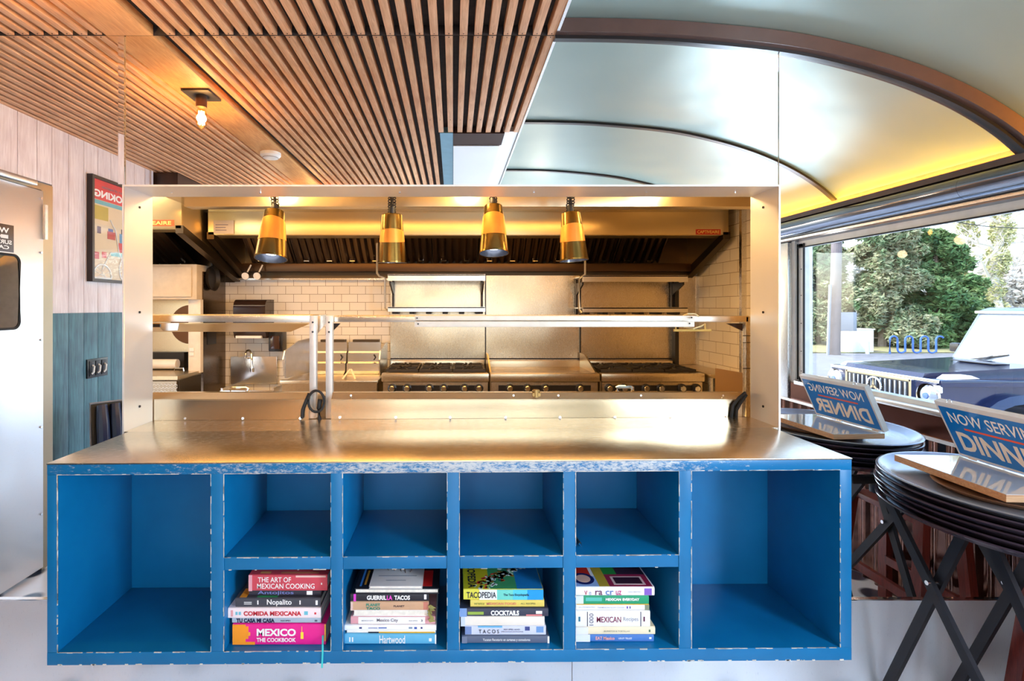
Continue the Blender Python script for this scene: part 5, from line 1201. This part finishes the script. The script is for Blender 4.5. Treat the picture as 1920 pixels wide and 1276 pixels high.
# sign on the door
dsn = thing('door_sign', 'black warning sign with white lettering on the steel door above its window', 'sign', (WX0+0.022, 1.31, CAMZ+0.26))
pl = obj('sign_plate', B().box(WX0+0.022, WX0+0.025, 1.172, 1.45, CAMZ+0.262, CAMZ+0.392, bev=0.001), BROWN, dsn)
for s, z0, h_, y0_ in (('WARNING', .350, .026, 1.20), ('SURVEILLANCE', .298, .020, 1.185), ('CAMERA ON', .274, .018, 1.20)):
    text('lettering', s, (WX0+0.0256, y0_, CAMZ+z0), (0, 1, 0), (0, 0, 1), 0.24, h_, WHT, pl, bold=0.03)
obj('camera_symbol', B().box(WX0+0.025, WX0+0.0262, 1.205, 1.245, CAMZ+0.325, CAMZ+0.342).box(WX0+0.025, WX0+0.0262, 1.245, 1.255, CAMZ+0.33, CAMZ+0.337), WHITEP, pl)

# vinyl chair standing by the left wall
VIN = base('dark_blue_vinyl', (0.010, 0.018, 0.06), 0.22)[0]
ch = thing('dining_chair', 'dark blue vinyl dining chair with channelled back by the teal boards', 'chair', (0, 0, 0))
b = B(); n = 7
for k in range(n):
    y_ = -0.21+0.42*(k+0.5)/n
    b.tube([(-0.20-0.0, y_, 0.52), (-0.215, y_, 0.60), (-0.24, y_, 0.76), (-0.262, y_, 0.855)], [0.026, 0.030, 0.030, 0.024], 10)
obj('backrest', b, VIN, ch)
obj('back_shell', B().poly([(-0.215, -0.225, 0.50), (-0.285, -0.225, 0.86), (-0.305, -0.225, 0.85), (-0.25, -0.225, 0.50)], (0, 0.45, 0)), BLACK, ch)
obj('piping', B().tube([(-0.255, -0.225, 0.50), (-0.262, -0.228, 0.62), (-0.285, -0.228, 0.865), (-0.285, 0.228, 0.865), (-0.262, 0.228, 0.62), (-0.255, 0.225, 0.50)], 0.006, 6), plain('grey_piping', (0.25, 0.26, 0.3), 0.4), ch)
obj('seat', B().box(-0.22, 0.24, -0.225, 0.225, 0.42, 0.50, bev=0.025), VIN, ch)
obj('seat_frame', B().box(-0.20, 0.22, -0.20, 0.20, 0.40, 0.42), BLACKM, ch)
for x_, y_ in ((-0.20, -0.19), (-0.20, 0.19), (0.21, -0.19), (0.21, 0.19)): obj('leg', B().cyl((x_*1.1, y_*1.1, 0), (x_, y_, 0.41), 0.012, 10, 0.014), BLACKM, ch)
ch.location = (-1.53, 1.0, 0); ch.rotation_euler.z = math.radians(42)

# ================================================================== OUTSIDE, SEEN THROUGH THE WINDOW IN THE MIRROR
def ground_mat(name, c1, c2, s):
    m, nt, p = base(name, c1, 0.85)
    nt.links.new(ramp(nt, noise(nt, coords(nt, (1, 1, 1)), s, 6), [(0.35, c1), (0.65, c2)]), p.inputs['Base Color']); return m
struct('ground', B().box(2.2, 60, -60, 30, GRD-0.3, GRD), ground_mat('pale_concrete', (0.62, 0.61, 0.60), (0.50, 0.50, 0.50), 0.6))
def RV(px, d, z=None, py=None):
    """the real place of a thing whose reflection was measured at (px, virtual depth d)"""
    return Vector(((px-850)*d/960, 2*MY-d, (CAMZ+(575-py)*d/960) if z is None else z))
a = [RV(1480, 16, GRD), RV(1800, 12.5, GRD), RV(2300, 17, GRD), RV(1900, 26, GRD), RV(1420, 24, GRD)]
struct('ground_asphalt', B().poly([p+Vector((0, 0, 0.002)) for p in a], (0, 0, 0.006)), ground_mat('asphalt', (0.12, 0.125, 0.14), (0.19, 0.20, 0.22), 3))
a = [RV(1440, 22.6, GRD), RV(1950, 22.6, GRD), RV(2100, 60, GRD), RV(1300, 60, GRD)]
struct('ground_mulch', B().poly([p+Vector((0, 0, 0.004)) for p in a], (0, 0, 0.05)), ground_mat('mulch', (0.16, 0.13, 0.08), (0.30, 0.30, 0.12), 2))

# ---- the dark four-wheel-drive car
PAINTC, _n, _p = base('dark_blue_car_paint', (0.004, 0.012, 0.050), 0.16, 0.10, Coat_Weight=0.35, Coat_Roughness=0.02, Specular_IOR_Level=0.35)
CGL = base('car_glass', (0.25, 0.30, 0.36), 0.03, 0.25, Specular_IOR_Level=1.0, Coat_Weight=1.0)[0]
car = thing('car', 'dark blue boxy off-road car with round headlights parked outside the window', 'car', (0, 0, 0))
HWc = 0.90
def px_(profile, y0, y1): return B().poly([(x, y0, z) for x, z in profile], (0, y1-y0, 0))
lower = [(0.0, 0.62), (0.0, 1.13), (0.03, 1.19), (1.66, 1.25), (4.55, 1.25), (4.6, 0.55), (4.3, 0.5)] 
def arch(cx_, r, n=10): return [(cx_+r*math.cos(a), 0.42+r*math.sin(a)) for a in [PI*i/n for i in range(n+1)]]
prof = [(0.0, 0.62), (0.0, 1.13), (0.04, 1.18), (1.70, 1.24), (4.58, 1.26), (4.6, 0.55)]+arch(3.72, 0.50)+[(3.1, 0.42), (1.5, 0.42)]+arch(0.92, 0.50)[0:11]+[(0.30, 0.62)]
fixed = [(0.0, 0.62), (0.0, 1.13), (0.04, 1.18), (1.70, 1.24), (4.58, 1.26), (4.6, 0.50), (4.24, 0.42)]+arch(3.72, 0.50)[1:-1]+[(3.2, 0.42), (1.44, 0.42)]+arch(0.92, 0.50)[1:-1]+[(0.40, 0.45), (0.28, 0.62)]
obj('body', px_(fixed, -HWc+0.06, HWc-0.06), PAINTC, car)
hood_ = px_([(0.03, 1.17), (0.06, 1.235), (1.60, 1.315), (1.72, 1.25), (1.70, 1.20)], -0.62, 0.62)
obj('hood', hood_, PAINTC, car)
for s in (-1, 1):
    obj('fender', B().box(0.02, 1.68, s*0.64, s*HWc-s*0.02, 1.10, 1.185, bev=0.02), PAINTC, car)
    fl = B(); R0, R1 = 0.50, 0.60
    for (cxx) in (0.92, 3.72):
        n = 12; rows = []
        for i in range(n+1):
            a_ = PI*(0.02+0.96*i/n); rows.append([fl.bm.verts.new((cxx+r*math.cos(a_), s*(HWc-0.07+dy_), 0.42+r*math.sin(a_))) for r, dy_ in ((R0, 0), (R0, 0.13), (R1, 0.10), (R1, 0))])
        for q, r in zip(rows, rows[1:]):
            for k in range(4): fl.bm.faces.new((q[k], q[(k+1) % 4], r[(k+1) % 4], r[k]))
    obj('wheel_arches', fl, PAINTC, car)
    ip = obj('indicator', B().poly([(0.12, s*0.70, 1.183), (0.20, s*0.70, 1.235), (0.42, s*0.70, 1.235), (0.54, s*0.70, 1.19)], (0, s*0.13, 0)), plain('pale_indicator', (0.8, 0.8, 0.8), 0.2), car)
    hl = obj('headlight', B().lathe([(0.001, 0.02), (0.10, 0.02), (0.125, 0.0), (0.145, 0.0), (0.145, 0.03)], 28, Matrix.Translation((0.0, s*0.745, 0.985)) @ Matrix.Rotation(-PI/2, 4, 'Y') @ Matrix.Translation((0, 0, 0.0))), CHROME, car)
    obj('lens', B().lathe([(0.001, 0.045), (0.08, 0.035), (0.112, 0.012)], 24, Matrix.Translation((0.0, s*0.745, 0.985)) @ Matrix.Rotation(-PI/2, 4, 'Y')), plain('lamp_lens', (0.38, 0.44, 0.52), 0.05, 0.6), hl)
    obj('lens_core', B().lathe([(0.001, 0.060), (0.035, 0.055), (0.04, 0.03)], 16, Matrix.Translation((0.0, s*0.745, 0.985)) @ Matrix.Rotation(-PI/2, 4, 'Y')), paint(70, 100, 150), hl)
    obj('side_mirror', B().box(1.95, 2.05, s*0.88, s*1.03, 1.36, 1.50, bev=0.03), BLACK, car)
    obj('side_strip', B().box(1.45, 3.2, s*(HWc-0.06), s*(HWc-0.04), 0.92, 0.98), CHROME, car)
    obj('corner_lamp', B().box(-0.01, 0.05, s*0.80, s*0.865, 1.03, 1.12, bev=0.01), plain('pale_indicator_2', (0.8, 0.78, 0.7), 0.2), car)
    for xw in (0.92, 3.72):
        wh = obj('wheel', B().lathe([(0.23, -0.12), (0.36, -0.125), (0.40, -0.09), (0.40, 0.09), (0.36, 0.125), (0.23, 0.12)], 36, Matrix.Translation((xw, s*0.78, 0.40)) @ Matrix.Rotation(PI/2, 4, 'X')), RUBBER, car)
        b = B().lathe([(0.001, -0.09*s*-1), (0.05, -0.09*s*-1)], 12, Matrix.Translation((xw, s*0.78, 0.40)) @ Matrix.Rotation(PI/2, 4, 'X')).lathe([(0.23, -0.12), (0.22, 0.0), (0.23, 0.12)], 32, Matrix.Translation((xw, s*0.78, 0.40)) @ Matrix.Rotation(PI/2, 4, 'X'))
        for k in range(5):
            a_ = k*2*PI/5; b.bar((xw, s*0.87, 0.40), (xw+0.22*math.cos(a_), s*0.88, 0.40+0.22*math.sin(a_)), 0.06, 0.03, (math.sin(a_), 0, -math.cos(a_)))
        obj('rim', b, CHROME, wh)
GBAR = plain('grille_bar_metal', (0.30, 0.36, 0.46), 0.25, 0.8)
gr = obj('grille', B().box(-0.012, 0.0, -0.50, 0.50, 0.86, 1.12, bev=0.004), BLACK, car)
for k in range(13):
    y_ = -0.45+0.9*k/12
    obj('grille_bar', B().box(-0.035, -0.012, y_-0.011, y_+0.011, 0.875, 1.105, bev=0.003), GBAR, gr)
obj('grille_surround', B().box(-0.03, 0.0, -0.52, 0.52, 1.12, 1.145).box(-0.03, 0.0, -0.52, 0.52, 0.835, 0.86).box(-0.03, 0.0, -0.535, -0.50, 0.835, 1.145).box(-0.03, 0.0, 0.50, 0.535, 0.835, 1.145), CHROME, car)
b = B().tube([(-0.055, 0.115*math.cos(a), 0.99+0.115*math.sin(a)) for a in [i*PI/16 for i in range(32)]], 0.012, 8, True)
for k in range(3):
    a_ = PI/2+k*2*PI/3; c = Vector((-0.055, 0, 0.99)); e_ = c+Vector((0, 0.115*math.cos(a_), 0.115*math.sin(a_))); w_ = Vector((0, -math.sin(a_), math.cos(a_)))*0.020
    b.poly([c+w_, e_, c-w_], (-0.012, 0, 0))
obj('emblem', b, CHROME, gr)
obj('bumper', B().box(-0.16, 0.1, -0.90, 0.90, 0.50, 0.76, bev=0.03), PAINTC, car)
obj('bumper_grille', B().box(-0.165, -0.15, -0.45, 0.45, 0.55, 0.66), BLACK, car)
obj('front_rail', B().box(-0.005, 0.02, -0.86, 0.86, 1.145, 1.185, bev=0.008), CHROME, car)
# cabin
cab_p = [(1.70, 1.24), (2.12, 1.98), (2.3, 2.03), (4.45, 2.03), (4.58, 1.95), (4.60, 1.25)]
def taper(b, f=0.93):
    for v in b.bm.verts:
        v.co.y *= 1-(1-f)*max(0, (v.co.z-1.25)/0.78)
    return b
obj('roof', taper(B().poly([(2.08, -0.82, 1.97), (2.3, -0.82, 2.04), (4.45, -0.82, 2.04), (4.6, -0.82, 1.97)], (0, 1.64, 0))), PAINTC, car)
obj('windscreen', taper(B().poly([(1.735, -0.76, 1.28), (1.735, 0.76, 1.28), (2.12, 0.76, 1.965), (2.12, -0.76, 1.965)], (0.02, 0, 0.0))), CGL, car)
SILV = plain('silver_pillar', (0.75, 0.77, 0.80), 0.25, 0.7)
for s in (-1, 1):
    obj('pillar', taper(B().poly([(1.70, s*0.76, 1.24), (1.78, s*0.83, 1.24), (2.20, s*0.83, 2.0), (2.10, s*0.76, 1.98)], (0.03, 0, 0))), SILV, car)
    obj('side_window', taper(B().poly([(1.86, s*0.82, 1.28), (2.22, s*0.82, 1.93), (4.4, s*0.82, 1.93), (4.4, s*0.82, 1.28)], (0, -s*0.02, 0))), CGL, car)
    for x_ in (2.75, 3.6, 4.42): obj('window_post', taper(B().box(x_, x_+0.08, s*0.80, s*0.835, 1.25, 1.98)), PAINTC, car)
obj('top_bar', B().box(2.08, 2.14, -0.76, 0.76, 1.955, 1.99), SILV, car)
obj('cowl', B().box(1.60, 1.76, -0.76, 0.76, 1.22, 1.275, bev=0.01), SILV, car)
obj('rear_body', taper(B().box(4.42, 4.6, -0.83, 0.83, 1.25, 1.97)), PAINTC, car)
for s_ in (-0.45, 0.25):
    obj('wiper', B().bar((1.71, s_, 1.30), (1.80, s_+0.42, 1.40), 0.03, 0.012, (1, 0, 0)).bar((1.66, s_+0.1, 1.29), (1.76, s_+0.25, 1.37), 0.02, 0.012, (1, 0, 0)), BLACK, car)
obj('hood_vent', B().box(1.25, 1.45, -0.30, 0.30, 1.305, 1.312), BLACK, car)
car.location = (5.72, 2*MY-6.91, GRD+0.0)

# ---- trees
def leafmesh(name, clusters, n, size, mat, parent=None, seed=1, **kw):
    r = random.Random(seed); vs = []; fs = []
    wts = [c[1].x*c[1].y+c[1].z*c[1].x for c in clusters]; tot = sum(wts)
    for (c, R), w_ in zip(clusters, wts):
        for _ in range(int(n*w_/tot)):
            while True:
                d = Vector((r.uniform(-1, 1), r.uniform(-1, 1), r.uniform(-1, 1)))
                if 0.25 < d.length < 1: break
            d *= r.uniform(0.75, 1.0)/max(d.length, .5) if r.random() < 0.6 else 1
            p = c+Vector((d.x*R.x, d.y*R.y, d.z*R.z))
            u = Vector((r.gauss(0, 1), r.gauss(0, 1), r.gauss(0, .6))).normalized(); v = u.cross(Vector((r.gauss(0, 1), r.gauss(0, 1), r.gauss(0, 1)))).normalized()
            s = size*r.uniform(.5, 1.3); i = len(vs)
            vs += [p-u*s, p+v*s*0.35, p+u*s, p-v*s*0.35]; fs.append((i, i+1, i+2, i+3))
    me = bpy.data.meshes.new(name)
    off = Vector(parent['_o']) if parent is not None else Vector((0, 0, 0))
    me.from_pydata([tuple(p-off) for p in vs], [], fs); me.materials.append(mat)
    o = bpy.data.objects.new(name, me); COL.objects.link(o)
    if parent is not None: o.parent = parent
    return o
def leaf_mat(name, cols, s=1.4):
    m, nt, p = base(name, cols[0], 0.7)
    f = noise(nt, coords(nt, (1, 1, 1)), s, 3, 0.7)
    nt.links.new(ramp(nt, f, [(0.3+0.4*i/(len(cols)-1), c) for i, c in enumerate(cols)]), p.inputs['Base Color']); return m
LF1 = leaf_mat('cedar_leaves', [srgb(70, 104, 66), srgb(112, 130, 96), srgb(150, 148, 118), srgb(84, 122, 74)])
LF2 = leaf_mat('cedar_leaves_dark', [srgb(40, 84, 50), srgb(74, 110, 60), srgb(120, 140, 90)])
LF3 = leaf_mat('bright_leaves', [srgb(120, 150, 60), srgb(180, 190, 100), srgb(90, 120, 60)])
TRK = wood('bark', (0.20, 0.15, 0.11), (0.34, 0.28, 0.22), (4, 4, 0.6), 6, 0.9)
PALEB = wood('pale_bark', (0.45, 0.42, 0.38), (0.66, 0.62, 0.56), (4, 4, 0.6), 6, 0.9)
def conifer(lbl, px, d, half, ytop, ybot, n, seed, mat, size=0.16):
    r = random.Random(seed); c0 = RV(px, d, GRD)
    t = thing('cedar_tree', lbl, 'tree', tuple(c0), 'evergreen trees across the road')
    ztop = CAMZ+(575-ytop)*d/960; zb = CAMZ+(575-ybot)*d/960; hw = half*d/960
    obj('trunk', B().cyl(c0, c0+Vector((0.1, 0, ztop-GRD-0.6)), 0.22, 10, 0.06), TRK, t)
    cl = []
    for k in range(90):
        f = r.random(); z = zb+(ztop-zb)*f; a = r.uniform(0, 2*PI); rad = hw*(1.0-0.55*f)*math.sqrt(r.uniform(.15, 1))
        cl.append((Vector((c0.x+rad*math.cos(a), c0.y+rad*math.sin(a), z)), Vector((r.uniform(.4, .8), r.uniform(.4, .8), r.uniform(.45, .8)))*hw*0.40))
    leafmesh('foliage', cl, n, size, mat, t, seed)
    b = B()
    for k in range(14):
        c = cl[k][0]; b.cyl((c0.x, c0.y, min(c.z, ztop-1.2)), c, 0.05, 6, 0.015)
    obj('branches', b, TRK, t)
conifer('grey-green evergreen behind the utility pole, cut by the window frame', 1530, 28, 60, 400, 655, 26000, 3, LF1)
conifer('tall broad evergreen between the utility pole and the bicycle rack', 1655, 26, 72, 395, 645, 40000, 4, LF1)
conifer('dark evergreen behind the bicycle rack, nearest the parked car', 1752, 26, 70, 440, 650, 32000, 5, LF2)
conifer('low dark evergreen rising behind the car windscreen', 1815, 30, 40, 520, 650, 7000, 6, LF2)
leafmesh_o = leafmesh('hedge', [(RV(x_, 31, None, 632), Vector((2.2, 1.2, 1.0))) for x_ in range(1480, 1960, 40)], 14000, 0.2, LF3, None, 9)
props(leafmesh_o, 'sunlit yellow-green undergrowth beneath the evergreens', 'undergrowth', kind='stuff')
bkt = leafmesh('distant_woods', [(RV(x_, 62, None, 540), Vector((6, 4, 4.5))) for x_ in range(1440, 2150, 45)], 16000, 0.45, leaf_mat('far_woods', [srgb(170, 178, 176), srgb(200, 196, 190), srgb(150, 160, 150)], 0.5), None, 12)
props(bkt, 'pale leafless woods on the far side of the road', 'woods', kind='stuff')
def bare(lbl, px, d, ytop, r0, seed, ivy):
    r = random.Random(seed); c0 = RV(px, d, GRD); t = thing('bare_tree', lbl, 'tree', tuple(c0), 'leafless trees beyond the car')
    H = (575-ytop)*d/960+CAMZ-GRD
    tr_pts = [c0+Vector((0.25*math.sin(i*1.1+seed), 0.2*math.cos(i*1.7), H*i/6)) for i in range(7)]
    obj('trunk', B().tube(tr_pts, [r0*(1-0.09*i) for i in range(7)], 8), PALEB, t)
    b = B()
    def br(p, dr, L, rad, k):
        q = p+dr*L; m = (p+q)/2+Vector((r.uniform(-.1, .1), r.uniform(-.1, .1), r.uniform(-.05, .12)))*L
        b.tube([p, m, q], [rad, rad*.75, rad*.5], 4)
        if k > 0:
            for _ in range(3): br(m.lerp(q, r.uniform(0, 1)), (dr+Vector((r.uniform(-.9, .9), r.uniform(-.9, .9), r.uniform(-.4, .8)))).normalized(), L*r.uniform(.5, .75), rad*.5, k-1)
    for i in range(2, 7):
        for _ in range(3): br(tr_pts[i], Vector((r.uniform(-1, 1), r.uniform(-1, 1), r.uniform(.1, .8))).normalized(), H*0.20, r0*0.28, 3)
    obj('branches', b, PALEB, t)
    if ivy: leafmesh('ivy', [(p+Vector((0, 0, -0.4)), Vector((0.7, 0.7, 1.1))) for p in tr_pts[1:]], 5000, 0.14, leaf_mat('ivy_%d' % seed, [srgb(110, 130, 80), srgb(170, 170, 120), srgb(200, 196, 150)], 2), t, seed)
bare('leafless tree wrapped in ivy, behind the car roof', 1872, 34, 320, 0.42, 21, True)
bare('slim ivy-clad tree standing right behind the evergreens', 1800, 36, 330, 0.30, 22, True)
bare('pale leafless tree with spreading twigs beyond the car roof', 1915, 44, 350, 0.34, 23, False)
leafmesh_p = leafmesh('brushwood', [(RV(x_, 40, None, 555), Vector((2.6, 1.6, 2.4))) for x_ in (1850, 1880, 1915, 1950, 1990)], 9000, 0.30, plain('pale_twigs', (0.62, 0.58, 0.52), 0.8), None, 31)
props(leafmesh_p, 'pale tangled brushwood behind the car windscreen', 'brushwood', kind='stuff')

# utility pole with its box, white cabinet, bicycle rack, overhead wire
c = RV(1564, 21.9, GRD)
up_ = thing('utility_pole', 'grey utility pole standing in front of the evergreens', 'pole', tuple(c))
obj('pole', B().cyl(c, c+Vector((0.15, 0, 7.5)), 0.22, 14, 0.17), wood('pole_wood', (0.09, 0.08, 0.09), (0.17, 0.15, 0.16), (6, 6, 0.4), 6, 0.9), up_)
obj('meter_box', B().box(c.x+0.15, c.x+0.85, c.y-0.15, c.y+0.15, CAMZ+(575-620)*0.0229, CAMZ+(575-585)*0.0229, bev=0.02), plain('grey_box', (0.22, 0.24, 0.28), 0.5, 0.2), up_)
obj('conduit', B().cyl(c+Vector((-0.35, 0.1, 0)), c+Vector((-0.25, 0.1, 3.0)), 0.06, 8), paint(120, 126, 136), up_)
c = RV(1603, 23.0, GRD)
ub = thing('utility_cabinet', 'white utility cabinet on the ground beside the grey pole', 'cabinet', tuple(c))
obj('housing', B().box(c.x-0.55, c.x+0.55, c.y-0.35, c.y+0.35, GRD, GRD+1.04, bev=0.02), WHITEP, ub)
obj('lid', B().box(c.x-0.58, c.x+0.58, c.y-0.38, c.y+0.38, GRD+1.04, GRD+1.08), WHITEP, ub)
obj('bollard', B().cyl(c+Vector((-0.05, 0.75, 0)), c+Vector((-0.05, 0.75, 0.55)), 0.07, 10), plain('grey_bollard', (0.55, 0.56, 0.6), 0.5), None, 'short grey bollard in front of the white utility cabinet', 'bollard')
cr = RV(1713, 22.2, GRD); pts = []
dirr = Vector((1, 0.05, 0)).normalized()
for k in range(7):
    s_ = -1.0+k*0.32
    if k % 2 == 0: seq = [(s_, 0.10), (s_, 0.62)]+[(s_+0.16-0.16*math.cos(a), 0.64+0.14*math.sin(a)) for a in [i*PI/6 for i in range(1, 6)]]
    else: seq = [(s_, 0.62), (s_, 0.22)]+[(s_+0.16-0.16*math.cos(a), 0.20-0.14*math.sin(a)) for a in [i*PI/6 for i in range(1, 6)]]
    pts += [cr+dirr*u_+Vector((0, 0, v_)) for u_, v_ in seq]
pts = [pts[0]+Vector((0, 0, -0.10))]+pts+[pts[-1]+Vector((0, 0, 0))]
rk = obj('bicycle_rack', B().tube(pts, 0.038, 8), paint(60, 100, 170), None, 'blue wave-shaped bicycle rack in front of the evergreens', 'rack')
w0, w1 = RV(1600, 30, None, 380), RV(2100, 30, None, 430)
obj('overhead_wire', B().tube([w0+(w1-w0)*i/12+Vector((0, 0, -1.2*math.sin(PI*i/12)+0.6)) for i in range(13)], 0.03, 5), BLACK, None, 'thin black overhead wire crossing the sky above the car', 'wire')

for o in bpy.data.objects:
    if '_o' in o: del o['_o']
